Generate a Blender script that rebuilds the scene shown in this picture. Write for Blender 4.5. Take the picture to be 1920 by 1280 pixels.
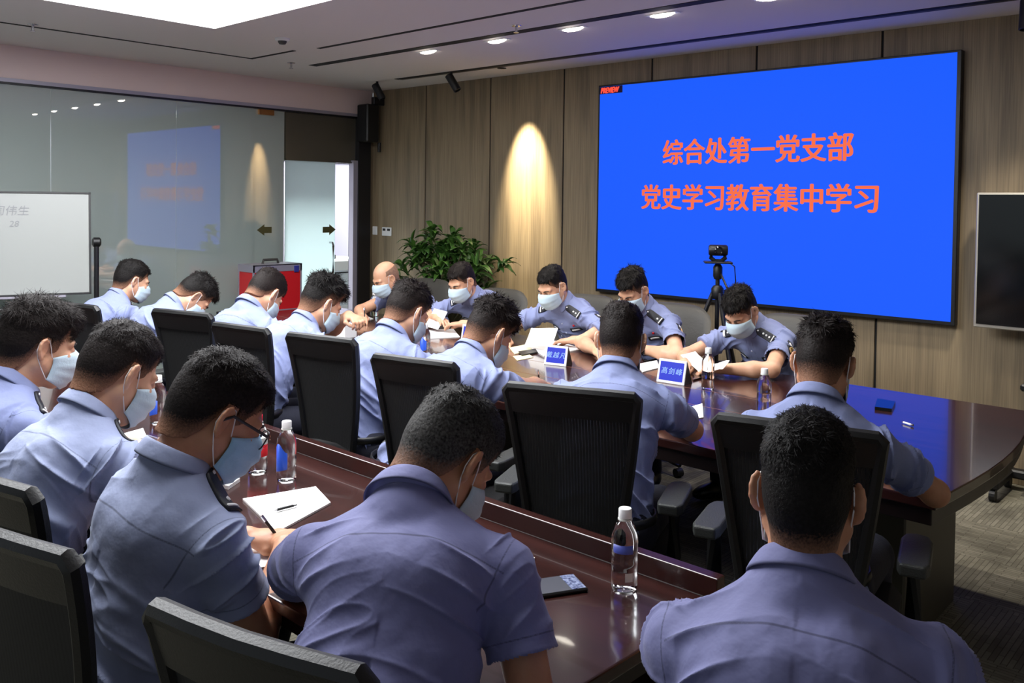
import bpy, math, random
import numpy as np
from mathutils import Vector, Matrix
from mathutils.bvhtree import BVHTree

for o in list(bpy.data.objects): bpy.data.objects.remove(o)
scn = bpy.context.scene
COL = scn.collection
random.seed(4)

# ------------------------------------------------------------ camera
FPX, PPX, PPY, CAMH = 1634.0, 960.0, 421.0, 1.65
_yaw, _pitch, _roll = math.radians(42.36), math.radians(-1.5), math.radians(0.72)
FW = np.array([-math.sin(_yaw)*math.cos(_pitch), math.cos(_yaw)*math.cos(_pitch), math.sin(_pitch)])
_rt = np.array([math.cos(_yaw), math.sin(_yaw), 0.0]); _up = np.cross(_rt, FW)
R2 = _rt*math.cos(_roll)+_up*math.sin(_roll); U2 = -_rt*math.sin(_roll)+_up*math.cos(_roll)
CPOS = np.array([0, 0, CAMH])
cam_data = bpy.data.cameras.new('camera'); cam = bpy.data.objects.new('camera', cam_data); COL.objects.link(cam)
cam.matrix_world = Matrix([[R2[i], U2[i], -FW[i], CPOS[i]] for i in range(3)]+[[0, 0, 0, 1]])
cam_data.sensor_width = 36; cam_data.lens = 36*FPX/1920; cam_data.shift_y = -(640-PPY)/1920
cam_data.clip_start = 0.05
scn.camera = cam
scn.view_settings.view_transform = 'Standard'; scn.view_settings.look = 'None'
scn.view_settings.exposure = 0.25; scn.view_settings.gamma = 1
# photograph measurements: a pixel and its distance (or plane) give the place in the room
def _ray(x, y): return FW+R2*(x-PPX)/FPX-U2*(y-PPY)/FPX
def at_depth(x, y, d): return CPOS+_ray(x, y)*d
def on_z(x, y, z): r = _ray(x, y); return CPOS+r*(z-CAMH)/r[2]
def on_y(x, y, Y): r = _ray(x, y); return CPOS+r*Y/r[1]
# ------------------------------------------------------------ world
w = bpy.data.worlds.new('world'); scn.world = w; w.use_nodes = True
w.node_tree.nodes['Background'].inputs[0].default_value = (.5, .55, .6, 1)
w.node_tree.nodes['Background'].inputs[1].default_value = 0.5
PANEL_STRENGTH = 9
SPOT_DOWN, SPOT_WALL, CORRIDOR = 12, 950, 190

# ------------------------------------------------------------ materials
def s2l(c): return tuple(((v/255)/12.92 if v/255 <= .04045 else ((v/255+.055)/1.055)**2.4) for v in c)
def mat(name, rgb, rough=.5, metal=0, bump=None, var=None, emis=None, spec=None, coat=0, trans=0, ior=None, sheen=0, alpha=None, sss=0):
    m = bpy.data.materials.new(name); m.use_nodes = True
    nt = m.node_tree; b = nt.nodes['Principled BSDF']
    b.inputs['Base Color'].default_value = (*s2l(rgb), 1); b.inputs['Roughness'].default_value = rough
    b.inputs['Metallic'].default_value = metal
    if spec is not None: b.inputs['Specular IOR Level'].default_value = spec
    if coat: b.inputs['Coat Weight'].default_value = coat; b.inputs['Coat Roughness'].default_value = .03
    if trans: b.inputs['Transmission Weight'].default_value = trans
    if ior: b.inputs['IOR'].default_value = ior
    if sheen: b.inputs['Sheen Weight'].default_value = sheen
    if sss: b.inputs['Subsurface Weight'].default_value = sss; b.inputs['Subsurface Radius'].default_value = (.01, .004, .002); b.inputs['Subsurface Scale'].default_value = 1
    if alpha is not None: b.inputs['Alpha'].default_value = alpha
    if emis: b.inputs['Emission Color'].default_value = (*s2l(emis[0]), 1); b.inputs['Emission Strength'].default_value = emis[1]
    if bump or var:
        tc = nt.nodes.new('ShaderNodeTexCoord')
        def noise(sc, det=3, stretch=None):
            n = nt.nodes.new('ShaderNodeTexNoise'); n.inputs['Scale'].default_value = sc; n.inputs['Detail'].default_value = det
            if stretch:
                mp = nt.nodes.new('ShaderNodeMapping'); mp.inputs['Scale'].default_value = stretch
                nt.links.new(tc.outputs['Object'], mp.inputs[0]); nt.links.new(mp.outputs[0], n.inputs['Vector'])
            else: nt.links.new(tc.outputs['Object'], n.inputs['Vector'])
            return n
        if bump:
            n = noise(bump[0], 3, bump[2] if len(bump) > 2 else None); bp = nt.nodes.new('ShaderNodeBump')
            bp.inputs['Strength'].default_value = bump[1]; bp.inputs['Distance'].default_value = .004
            nt.links.new(n.outputs[0], bp.inputs['Height']); nt.links.new(bp.outputs[0], b.inputs['Normal'])
        if var:
            n = noise(var[0], 4, var[3] if len(var) > 3 else None); r = nt.nodes.new('ShaderNodeValToRGB')
            r.color_ramp.elements[0].position = .3; r.color_ramp.elements[1].position = .7
            r.color_ramp.elements[0].color = (*s2l(var[1]), 1); r.color_ramp.elements[1].color = (*s2l(var[2]), 1)
            nt.links.new(n.outputs[0], r.inputs[0]); nt.links.new(r.outputs[0], b.inputs['Base Color'])
    return m

def wood_wall_mat():
    m = mat('wood_veneer', (140, 122, 96), .55); nt = m.node_tree; b = nt.nodes['Principled BSDF']
    tc = nt.nodes.new('ShaderNodeTexCoord')
    mp = nt.nodes.new('ShaderNodeMapping'); mp.inputs['Scale'].default_value = (7, 1, .55); nt.links.new(tc.outputs['Object'], mp.inputs[0])
    n1 = nt.nodes.new('ShaderNodeTexNoise'); n1.inputs['Scale'].default_value = 1.0; n1.inputs['Detail'].default_value = 1.5; nt.links.new(mp.outputs[0], n1.inputs['Vector'])
    mul = nt.nodes.new('ShaderNodeMath'); mul.operation = 'MULTIPLY'; mul.inputs[1].default_value = 16; nt.links.new(n1.outputs[0], mul.inputs[0])
    sn = nt.nodes.new('ShaderNodeMath'); sn.operation = 'SINE'; nt.links.new(mul.outputs[0], sn.inputs[0])
    mp2 = nt.nodes.new('ShaderNodeMapping'); mp2.inputs['Scale'].default_value = (120, 1, 2.5); nt.links.new(tc.outputs['Object'], mp2.inputs[0])
    n2 = nt.nodes.new('ShaderNodeTexNoise'); n2.inputs['Scale'].default_value = 1.0; n2.inputs['Detail'].default_value = 4; nt.links.new(mp2.outputs[0], n2.inputs['Vector'])
    ad = nt.nodes.new('ShaderNodeMath'); ad.operation = 'MULTIPLY_ADD'; ad.inputs[1].default_value = .13; nt.links.new(sn.outputs[0], ad.inputs[0]); nt.links.new(n2.outputs[0], ad.inputs[2])
    r = nt.nodes.new('ShaderNodeValToRGB'); r.color_ramp.elements[0].position = .25; r.color_ramp.elements[1].position = .75
    r.color_ramp.elements[0].color = (*s2l((108, 94, 74)), 1); r.color_ramp.elements[1].color = (*s2l((144, 127, 100)), 1)
    nt.links.new(ad.outputs[0], r.inputs[0]); nt.links.new(r.outputs[0], b.inputs['Base Color'])
    return m
def carpet_mat():
    m = mat('carpet', (120, 116, 104), .95, spec=.1); nt = m.node_tree; b = nt.nodes['Principled BSDF']
    tc = nt.nodes.new('ShaderNodeTexCoord')
    mp = nt.nodes.new('ShaderNodeMapping'); nt.links.new(tc.outputs['Object'], mp.inputs[0]); mp.inputs['Rotation'].default_value = (0, 0, .0)
    cols = []
    for rot, w_, h_ in ((0, .13, .021), (math.pi/2, .13, .021)):
        mq = nt.nodes.new('ShaderNodeMapping'); mq.inputs['Rotation'].default_value = (0, 0, rot); nt.links.new(tc.outputs['Object'], mq.inputs[0])
        br = nt.nodes.new('ShaderNodeTexBrick'); br.inputs['Scale'].default_value = 1; br.inputs['Brick Width'].default_value = w_; br.inputs['Row Height'].default_value = h_
        br.inputs['Mortar Size'].default_value = .0022; br.inputs['Mortar Smooth'].default_value = .6
        br.inputs['Color1'].default_value = (*s2l((134, 130, 115)), 1); br.inputs['Color2'].default_value = (*s2l((112, 108, 95)), 1); br.inputs['Mortar'].default_value = (*s2l((88, 84, 73)), 1)
        nt.links.new(mq.outputs[0], br.inputs['Vector']); cols.append(br)
    ch = nt.nodes.new('ShaderNodeTexChecker'); ch.inputs['Scale'].default_value = 2.0; nt.links.new(tc.outputs['Object'], ch.inputs['Vector'])
    mx = nt.nodes.new('ShaderNodeMix'); mx.data_type = 'RGBA'; nt.links.new(ch.outputs['Fac'], mx.inputs[0])
    nt.links.new(cols[0].outputs[0], mx.inputs[6]); nt.links.new(cols[1].outputs[0], mx.inputs[7])
    n = nt.nodes.new('ShaderNodeTexNoise'); n.inputs['Scale'].default_value = 3.5; n.inputs['Detail'].default_value = 6; nt.links.new(tc.outputs['Object'], n.inputs['Vector'])
    r = nt.nodes.new('ShaderNodeValToRGB'); r.color_ramp.elements[0].position = .35; r.color_ramp.elements[0].color = (.45, .45, .45, 1); r.color_ramp.elements[1].position = .55; nt.links.new(n.outputs[0], r.inputs[0])
    m2 = nt.nodes.new('ShaderNodeMix'); m2.data_type = 'RGBA'; m2.blend_type = 'MULTIPLY'; m2.inputs[0].default_value = .7
    nt.links.new(mx.outputs[2], m2.inputs[6]); nt.links.new(r.outputs[0], m2.inputs[7]); nt.links.new(m2.outputs[2], b.inputs['Base Color'])
    return m
def shirt_mat(name, rgb):
    m = mat(name, rgb, .75, bump=(26, .9), sheen=.1, spec=.25); nt = m.node_tree; b = nt.nodes['Principled BSDF']
    at = nt.nodes.new('ShaderNodeAttribute'); at.attribute_name = 'seam'
    mr = nt.nodes.new('ShaderNodeMapRange'); mr.inputs['From Min'].default_value = .0007; mr.inputs['From Max'].default_value = .0022; mr.inputs['To Min'].default_value = .5; mr.inputs['To Max'].default_value = 1
    nt.links.new(at.outputs['Fac'], mr.inputs['Value'])
    mx = nt.nodes.new('ShaderNodeMix'); mx.data_type = 'RGBA'; mx.blend_type = 'MULTIPLY'; mx.inputs[0].default_value = 1
    mx.inputs[6].default_value = (*s2l(rgb), 1); nt.links.new(mr.outputs[0], mx.inputs[7]); nt.links.new(mx.outputs[2], b.inputs['Base Color'])
    return m
def mesh_back_mat():
    m = bpy.data.materials.new('mesh_fabric'); m.use_nodes = True; nt = m.node_tree; nt.nodes.clear()
    out = nt.nodes.new('ShaderNodeOutputMaterial'); pb = nt.nodes.new('ShaderNodeBsdfPrincipled'); pb.inputs['Base Color'].default_value = (.004, .004, .0045, 1); pb.inputs['Roughness'].default_value = .7
    tr = nt.nodes.new('ShaderNodeBsdfTransparent'); mx = nt.nodes.new('ShaderNodeMixShader')
    tc = nt.nodes.new('ShaderNodeTexCoord'); wv = nt.nodes.new('ShaderNodeTexWave'); wv.inputs['Scale'].default_value = 32; wv.inputs['Distortion'].default_value = .6
    nt.links.new(tc.outputs['Object'], wv.inputs['Vector'])
    mr = nt.nodes.new('ShaderNodeMapRange'); mr.inputs['From Min'].default_value = .3; mr.inputs['To Min'].default_value = .01; mr.inputs['To Max'].default_value = .12
    nt.links.new(wv.outputs['Fac'], mr.inputs['Value']); nt.links.new(mr.outputs[0], mx.inputs[0]); nt.links.new(pb.outputs[0], mx.inputs[1]); nt.links.new(tr.outputs[0], mx.inputs[2]); nt.links.new(mx.outputs[0], out.inputs[0])
    return m
def hair_mat(name, c, g=0):
    hi = tuple(min(255, v+14+g) for v in c)
    m = mat(name, c, .6, bump=(160, .5), var=(190, c, hi), spec=.14); nt = m.node_tree; b = nt.nodes['Principled BSDF']
    src = b.inputs['Base Color'].links[0].from_socket; at = nt.nodes.new('ShaderNodeAttribute'); at.attribute_name = 'hair_cover'
    tc = nt.nodes.new('ShaderNodeTexCoord'); n = nt.nodes.new('ShaderNodeTexNoise'); n.inputs['Scale'].default_value = 260; nt.links.new(tc.outputs['Object'], n.inputs['Vector'])
    ad = nt.nodes.new('ShaderNodeMath'); ad.operation = 'MULTIPLY_ADD'; ad.inputs[1].default_value = .5; nt.links.new(n.outputs[0], ad.inputs[0]); nt.links.new(at.outputs['Fac'], ad.inputs[2])
    mr = nt.nodes.new('ShaderNodeMapRange'); mr.inputs['From Min'].default_value = .2; mr.inputs['From Max'].default_value = .95; nt.links.new(ad.outputs[0], mr.inputs['Value'])
    mx = nt.nodes.new('ShaderNodeMix'); mx.data_type = 'RGBA'; mx.inputs[6].default_value = (*s2l((150, 108, 84)), 1); nt.links.new(mr.outputs[0], mx.inputs[0]); nt.links.new(src, mx.inputs[7]); nt.links.new(mx.outputs[2], b.inputs['Base Color'])
    return m
def frosted_mat(name, rgb, tr, coat=.9):
    m = mat(name, rgb, .8, spec=0.0); nt = m.node_tree; b = nt.nodes['Principled BSDF']; out = [n for n in nt.nodes if n.type == 'OUTPUT_MATERIAL'][0]
    t = nt.nodes.new('ShaderNodeBsdfTranslucent'); t.inputs[0].default_value = (*s2l(rgb), 1)
    mx = nt.nodes.new('ShaderNodeMixShader'); mx.inputs[0].default_value = tr
    nt.links.new(b.outputs[0], mx.inputs[1]); nt.links.new(t.outputs[0], mx.inputs[2])
    g = nt.nodes.new('ShaderNodeBsdfGlossy'); g.inputs['Roughness'].default_value = .004; fr = nt.nodes.new('ShaderNodeFresnel'); fr.inputs[0].default_value = coat
    m3 = nt.nodes.new('ShaderNodeMixShader'); nt.links.new(fr.outputs[0], m3.inputs[0]); nt.links.new(mx.outputs[0], m3.inputs[1]); nt.links.new(g.outputs[0], m3.inputs[2]); nt.links.new(m3.outputs[0], out.inputs[0])
    return m
M = dict(
 wood=wood_wall_mat(), carpet=carpet_mat(),
 ceiling=mat('ceiling_paint', (222, 216, 213), .9, bump=(30, .05)), soffit=mat('soffit_paint', (222, 202, 198), .9, bump=(30, .05)),
 plaster=mat('plaster', (215, 210, 204), .9, bump=(20, .05)),
 black=mat('black_metal', (16, 16, 20), .4, bump=(90, .1)), slot=mat('slot_black', (10, 9, 10), .8, bump=(50, .1)),
 plastic=mat('black_plastic', (11, 11, 12), .45, bump=(200, .15)), pad=mat('armrest_pad', (48, 50, 48), .5, bump=(260, .3)),
 leather=mat('grey_leather', (58, 56, 52), .55, bump=(70, .25)), seatfab=mat('black_fabric', (20, 20, 22), .85, bump=(250, .4)),
 meshback=mesh_back_mat(), caster=mat('caster_rubber', (22, 22, 23), .5, bump=(80, .1)), chrome=mat('steel', (190, 190, 195), .2, metal=1, bump=(60, .02)),
 table=mat('lacquered_rosewood', (52, 25, 22), .17, spec=.65, coat=.35, var=(1.0, (40, 19, 17), (56, 29, 26), (2, 30, 10)), bump=(8, .02)),
 tableedge=mat('dark_edge_veneer', (26, 16, 15), .35, bump=(20, .05)), olive=mat('dark_olive_panel', (62, 58, 46), .5, bump=(15, .05)), inlay=mat('table_inlay', (120, 84, 70), .3, bump=(40, .05)),
 frost=frosted_mat('frosted_glass', (196, 208, 204), .45, 2.5), frostdoor=frosted_mat('frosted_door_glass', (236, 248, 248), .78, 1.5),
 darkglass=mat('dark_transom', (74, 70, 60), .25, bump=(5, .02), spec=.6), arrow=mat('olive_sticker', (74, 70, 34), .6, bump=(60, .05)),
 alu=mat('grey_aluminium', (158, 154, 168), .4, metal=.35, bump=(60, .05)), brass=mat('brass_clip', (150, 105, 60), .35, metal=.8, bump=(60, .05)),
 white=mat('white_plastic', (225, 226, 226), .45, bump=(90, .05)), paper=mat('paper', (236, 234, 232), .8, bump=(60, .05)), cream=mat('cream_paper', (236, 224, 176), .8, bump=(60, .05)), ink=mat('ink', (90, 92, 100), .8, bump=(60, .05)),
 board=mat('whiteboard', (158, 161, 158), .3, spec=.5, bump=(5, .01)), boardink=mat('board_ink', (140, 142, 144), .6, bump=(50, .05)),
 red=mat('red_laminate', (200, 26, 34), .4, bump=(120, .05)), caseblue=mat('blue_latch', (50, 54, 140), .4, bump=(60, .05)),
 tvblack=mat('tv_screen', (6, 9, 10), .12, spec=.6, bump=(2, .01)), tvframe=mat('tv_frame', (175, 170, 160), .35, metal=.4, bump=(60, .05)),
 screenblue=mat('screen_blue', (5, 8, 20), .6, emis=((28, 94, 240), .84), spec=.1), screentext=mat('screen_lettering', (20, 10, 5), .6, emis=((250, 112, 72), .84), spec=.1),
 screenred=mat('screen_red', (20, 5, 5), .6, emis=((255, 84, 66), .84), spec=.1), screendark=mat('screen_dark', (12, 10, 30), .6, emis=((20, 14, 40), 1.0), spec=.1),
 plight=mat('light_diffuser', (240, 240, 240), .8, emis=((250, 252, 255), PANEL_STRENGTH)), bulb_glow=mat('bulb_glow', (250, 250, 245), .5, emis=((255, 246, 230), 16)), 
 skin=mat('skin', (206, 158, 128), .5, sss=.12, bump=(120, .12), var=(14, (201, 149, 118), (212, 166, 136))), skin2=mat('skin_tanned', (184, 130, 98), .5, sss=.12, bump=(120, .12), var=(14, (178, 122, 90), (192, 140, 108))),
 lip=mat('lip', (170, 100, 90), .5, bump=(90, .1)), lash=mat('lash', (24, 17, 15), .6, bump=(90, .1)), brow=mat('eyebrow', (38, 28, 24), .8, bump=(200, .3)), eye=mat('eyeball', (215, 208, 200), .2, bump=(20, .01)), iris=mat('iris', (28, 18, 14), .15, bump=(20, .01)),
 shirt=shirt_mat('shirt_blue', (124, 133, 172)), shirt2=shirt_mat('shirt_blue_lit', (142, 151, 182)), shirt3=shirt_mat('shirt_blue_dim', (114, 116, 158)),  # same uniform cloth; lighter and darker copies paint in each wearer's light
 trousers=mat('navy_trousers', (22, 24, 40), .85, bump=(120, .3)), shoe=mat('black_shoe', (12, 12, 13), .3, bump=(50, .1)), belt=mat('black_belt', (14, 14, 15), .4, bump=(90, .1)),
 maskblue=mat('mask_pale_blue', (186, 206, 218), .85, bump=(160, .2)), maskcyan=mat('mask_blue', (158, 200, 228), .85, bump=(160, .2)), string=mat('mask_string', (226, 222, 222), .8, bump=(160, .1)),
 epaul=mat('epaulette_black', (14, 16, 26), .55, bump=(220, .2)), silver=mat('silver_thread', (225, 225, 225), .5, bump=(200, .2)), gold=mat('gold_thread', (216, 176, 110), .5, bump=(200, .2)), button=mat('shirt_button', (200, 205, 225), .3, bump=(60, .02)),
 hair=hair_mat('hair_black', (12, 9, 8)), hairb=hair_mat('hair_brown_black', (20, 14, 12)), hairg=hair_mat('hair_greying', (22, 20, 18), 44), stubble=mat('shaved_hair', (120, 92, 76), .8, bump=(260, .3), var=(240, (96, 72, 60), (160, 122, 98))),
 water=mat('clear_water_bottle', (246, 250, 252), .02, trans=1, ior=1.32, bump=(30, .03)), cap=mat('white_cap', (235, 235, 235), .4, bump=(90, .1)), capred=mat('red_cap', (200, 24, 40), .4, bump=(90, .1)),
 labblue=mat('blue_label', (34, 78, 190), .4, bump=(60, .02)), labred=mat('red_label', (206, 32, 40), .4, bump=(60, .02)), labwhite=mat('white_label', (226, 228, 222), .45, bump=(60, .02)), refraction=mat('violet_refraction', (72, 84, 170), .4, bump=(60, .02)),
 placard=mat('blue_display', (4, 8, 60), .4, emis=((14, 44, 214), .75)), placardtext=mat('display_lettering', (60, 70, 90), .4, emis=((150, 190, 250), .95)),
 leaf=mat('leaf', (44, 84, 32), .4, var=(7, (24, 58, 20), (74, 112, 40)), spec=.5, bump=(30, .1)), stem=mat('stem', (84, 80, 50), .7, bump=(40, .2)), pot=mat('white_planter', (180, 178, 170), .4, bump=(10, .05)), soil=mat('soil', (40, 30, 24), .9, bump=(50, .5)),
 phonescreen=mat('phone_screen', (12, 14, 22), .15, emis=((120, 122, 134), .55)), phoneimage=mat('phone_picture', (20, 26, 50), .2, var=(120, (30, 40, 84), (150, 160, 190)), bump=(10, .01)),
 lens=mat('camera_lens', (8, 8, 16), .05, spec=.8, bump=(10, .01)), grey=mat('printer_grey', (205, 212, 216), .5, bump=(60, .03)), bluebox=mat('blue_crate', (70, 150, 200), .5, bump=(60, .05)), yellow=mat('yellow_label', (220, 170, 60), .6, bump=(60, .05)),
 watch=mat('watch_black', (8, 8, 9), .15, bump=(60, .02)), glass_lens=mat('spectacle_lens', (250, 250, 250), .02, trans=1, ior=1.05, bump=(5, .005)),
 cable=mat('black_cable', (12, 12, 13), .5, bump=(90, .05)))

M['screenblue'].node_tree.nodes['Principled BSDF'].inputs['Emission Color'].default_value = (.0116, .110, 1.0, 1)
# ------------------------------------------------------------ object helpers
def link(o): COL.objects.link(o); return o
def tag(o, label=None, cat=None, group=None, kind=None):
    if label: o['label'] = label
    if cat: o['category'] = cat
    if group: o['group'] = group
    if kind: o['kind'] = kind
    return o
def empty(name, loc=(0, 0, 0), rz=0, **k):
    o = bpy.data.objects.new(name, None); o.empty_display_size = .1; o.location = loc; o.rotation_euler = (0, 0, rz); link(o); return tag(o, **k)
class MB:
    def __init__(s): s.v = []; s.f = []; s.mi = []; s.n = 0
    def add(s, v, f, mi=0):
        s.v.append(np.asarray(v, float).reshape(-1, 3)); s.f += [tuple(i+s.n for i in q) for q in f]; s.mi += [mi]*len(f); s.n += len(s.v[-1]); return s
    def box(s, lo, hi, mi=0, bev=0, M4=None):
        lo = np.array(lo, float); hi = np.array(hi, float)
        if bev > 0:
            bev = min(bev, *(abs(hi-lo)/2.01)); vs = []; idx = {}
            for i, sx in enumerate((0, 1)):
                for j, sy in enumerate((0, 1)):
                    for k, sz in enumerate((0, 1)):
                        c = np.array([(lo, hi)[sx][0], (lo, hi)[sy][1], (lo, hi)[sz][2]]); d = np.array([1-2*sx, 1-2*sy, 1-2*sz])*bev
                        for a in range(3):
                            p = c.copy()
                            for b in range(3):
                                if b != a: p[b] += d[b]
                            idx[(sx, sy, sz, a)] = len(vs); vs.append(p)
            # vertex (.., a) lies on the face plane normal to a
            F = []
            for a in range(3):
                b, c = [(1, 2), (2, 0), (0, 1)][a]
                for sa in (0, 1):
                    q = []
                    for (sb, sc) in ((0, 0), (1, 0), (1, 1), (0, 1)):
                        t = [0, 0, 0]; t[a] = sa; t[b] = sb; t[c] = sc; q.append(idx[(*t, a)])
                    F.append(q if sa else q[::-1])
            for a in range(3):  # edges along axis a
                b, c = [(1, 2), (2, 0), (0, 1)][a]
                for sb in (0, 1):
                    for sc in (0, 1):
                        t0 = [0, 0, 0]; t0[a] = 0; t0[b] = sb; t0[c] = sc; t1 = list(t0); t1[a] = 1
                        q = [idx[(*t0, b)], idx[(*t1, b)], idx[(*t1, c)], idx[(*t0, c)]]
                        F.append(q if (sb != sc) else q[::-1])
            for sx in (0, 1):
                for sy in (0, 1):
                    for sz in (0, 1):
                        q = [idx[(sx, sy, sz, a)] for a in range(3)]; F.append(q if (sx+sy+sz) % 2 else q[::-1])
            v = np.array(vs)
        else:
            v = np.array([[x, y, z] for x in (lo[0], hi[0]) for y in (lo[1], hi[1]) for z in (lo[2], hi[2])])
            F = [(0, 1, 3, 2), (4, 6, 7, 5), (0, 4, 5, 1), (2, 3, 7, 6), (0, 2, 6, 4), (1, 5, 7, 3)]
        if M4 is not None: v = (np.c_[v, np.ones(len(v))] @ np.array(M4).T)[:, :3]
        return s.add(v, F, mi)
    def lathe(s, prof, c=(0, 0, 0), n=24, mi=0, axis=None):
        c = np.array(c, float); a = np.linspace(0, 2*math.pi, n, endpoint=False)
        if axis is None: X, Y, Z = np.eye(3)
        else:
            Z = np.array(axis, float); Z /= np.linalg.norm(Z); X = np.cross(Z, [0, 0, 1.0]); 
            if np.linalg.norm(X) < 1e-3: X = np.array([1., 0, 0])
            X /= np.linalg.norm(X); Y = np.cross(Z, X)
        vs = []; 
        for r, z in prof:
            for t in a: vs.append(c+X*r*math.cos(t)+Y*r*math.sin(t)+Z*z)
        F = []
        for i in range(len(prof)-1):
            for j in range(n): F.append((i*n+j, i*n+(j+1) % n, (i+1)*n+(j+1) % n, (i+1)*n+j))
        F.append(tuple(range(n))[::-1]); F.append(tuple((len(prof)-1)*n+j for j in range(n)))
        return s.add(vs, F, mi)
    def tube(s, pts, r, n=8, mi=0, closed=False, flat=1.0, upv=(0, 0, 1)):
        P = np.array(pts, float); N = len(P); rr = np.full(N, r) if np.isscalar(r) else np.array(r, float)
        T = np.gradient(P, axis=0) if not closed else (np.roll(P, -1, 0)-np.roll(P, 1, 0)); T /= np.linalg.norm(T, axis=1)[:, None]+1e-9
        u = np.array(upv, float); vs = []
        for i in range(N):
            A = np.cross(T[i], u); 
            if np.linalg.norm(A) < 1e-2: A = np.cross(T[i], [0, 1, 0.01])
            A /= np.linalg.norm(A); B = np.cross(A, T[i])
            for j in range(n):
                t = 2*math.pi*j/n; vs.append(P[i]+A*rr[i]*math.cos(t)+B*rr[i]*flat*math.sin(t))
        F = []
        for i in range(N-1 if not closed else N):
            k = (i+1) % N
            for j in range(n): F.append((i*n+j, i*n+(j+1) % n, k*n+(j+1) % n, k*n+j))
        if not closed: F.append(tuple(range(n))[::-1]); F.append(tuple((N-1)*n+j for j in range(n)))
        return s.add(vs, F, mi)
    def prism(s, poly, z0, z1, mi=0, fr=None):
        # fr: (origin, X, Y, Z) frame; polygon in X,Y extruded along Z
        o, X, Y, Z = fr or ((0, 0, 0), (1, 0, 0), (0, 1, 0), (0, 0, 1)); o, X, Y, Z = [np.array(q, float) for q in (o, X, Y, Z)]
        n = len(poly); vs = [o+X*p[0]+Y*p[1]+Z*z for z in (z0, z1) for p in poly]
        F = [tuple(range(n))[::-1], tuple(range(n, 2*n))]+[(i, (i+1) % n, n+(i+1) % n, n+i) for i in range(n)]
        return s.add(vs, F, mi)
    def build(s, name, mats, parent=None, smooth=False, loc=None):
        v = np.vstack(s.v)
        return mk(name, v, s.f, mats, parent, smooth, s.mi, loc)
def mk(name, v, f, mats, parent=None, smooth=False, mi=None, loc=None):
    if not isinstance(mats, (list, tuple)): mats = [mats]
    me = bpy.data.meshes.new(name)
    if isinstance(f, np.ndarray):
        me.vertices.add(len(v)); me.vertices.foreach_set('co', np.asarray(v, np.float32).ravel())
        nf, k = f.shape; me.loops.add(nf*k); me.loops.foreach_set('vertex_index', f.astype(np.int32).ravel())
        me.polygons.add(nf); me.polygons.foreach_set('loop_start', np.arange(0, nf*k, k, dtype=np.int32)); me.update(calc_edges=True)
    else:
        me.from_pydata([tuple(p) for p in v], [], [tuple(int(i) for i in q) for q in f]); me.update()
    for m in mats: me.materials.append(m)
    if mi is not None and len(mats) > 1: me.polygons.foreach_set('material_index', np.array(mi, np.int32))
    if smooth == 'auto':
        me.polygons.foreach_set('use_smooth', np.ones(len(me.polygons), bool)); me.set_sharp_from_angle(angle=math.radians(38))
    elif smooth: me.polygons.foreach_set('use_smooth', np.ones(len(me.polygons), bool))
    o = bpy.data.objects.new(name, me); link(o)
    if parent: o.parent = parent
    if loc is not None: o.location = loc
    return o
def struct(name, mb, mats, **k): o = mb.build(name, mats, **k); o['kind'] = 'structure'; return o
def copy_tree(o, parent=None):
    c = o.copy(); link(c)
    if parent: c.parent = parent
    for ch in list(o.children): copy_tree(ch, c)
    return c
def text_mesh(name, body, size, m, parent, M4, offset=0.0, depth=.001, shear=0, spacing=1.0, align='CENTER'):
    cu = bpy.data.curves.new(name, 'FONT'); cu.body = body; cu.size = size; cu.offset = offset; cu.extrude = depth; cu.shear = shear
    cu.align_x = align; cu.align_y = 'CENTER'; cu.space_character = spacing; cu.resolution_u = 3
    t = bpy.data.objects.new(name, cu); link(t); dg = bpy.context.evaluated_depsgraph_get(); dg.update()
    me = bpy.data.meshes.new_from_object(t.evaluated_get(dg)); bpy.data.objects.remove(t); bpy.data.curves.remove(cu)
    me.transform(Matrix(M4)); me.materials.clear(); me.materials.append(m)
    o = bpy.data.objects.new(name, me); link(o); o.parent = parent; return o
def frame4(o, X, Y, Z): return [[X[i], Y[i], Z[i], o[i]] for i in range(3)]+[[0, 0, 0, 1]]
# ------------------------------------------------------------ room
WX0, WX1, WY0, WY1, CZ = -7.37, 2.6, -2.2, 5.86, 2.8
struct('floor', MB().box((WX0-3, WY0, -.1), (WX1, WY1+.2, 0)), M['carpet'])
# ceiling built round the recessed light opening
LX0, LX1, LY0, LY1 = -5.51, -1.9, .3, 3.03
cb = MB()
for lo, hi in (((WX0-.1, WY0, CZ), (LX0, WY1+.1, CZ+.1)), ((LX1, WY0, CZ), (WX1, WY1+.1, CZ+.1)), ((LX0, LY1, CZ), (LX1, WY1+.1, CZ+.1)), ((LX0, WY0, CZ), (LX1, LY0, CZ+.1))): cb.box(lo, hi)
cb.box((LX0-.05, LY0-.05, CZ+.12), (LX1+.05, LY1+.05, CZ+.16))
struct('ceiling', cb, M['ceiling'])
lt = empty('ceiling_light', (LX0/2+LX1/2, LY0/2+LY1/2, CZ), label='large glowing white rectangular luminous ceiling panel above the desks', cat='light')
MB().box((LX0, LY0, CZ+.012), (LX1, LY1, CZ+.03)).build('light_diffuser', M['plight'], lt).matrix_parent_inverse = lt.matrix_basis.inverted()
fr_ = MB()
for lo, hi in (((LX0-.002, LY0, CZ-.004), (LX0+.012, LY1, CZ+.04)), ((LX1-.012, LY0, CZ-.004), (LX1+.002, LY1, CZ+.04)), ((LX0, LY1-.012, CZ-.004), (LX1, LY1+.002, CZ+.04)), ((LX0, LY0-.002, CZ-.004), (LX1, LY0+.012, CZ+.04))): fr_.box(lo, hi)
fr_.build('light_frame', M['ceiling'], lt).matrix_parent_inverse = lt.matrix_basis.inverted()
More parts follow.
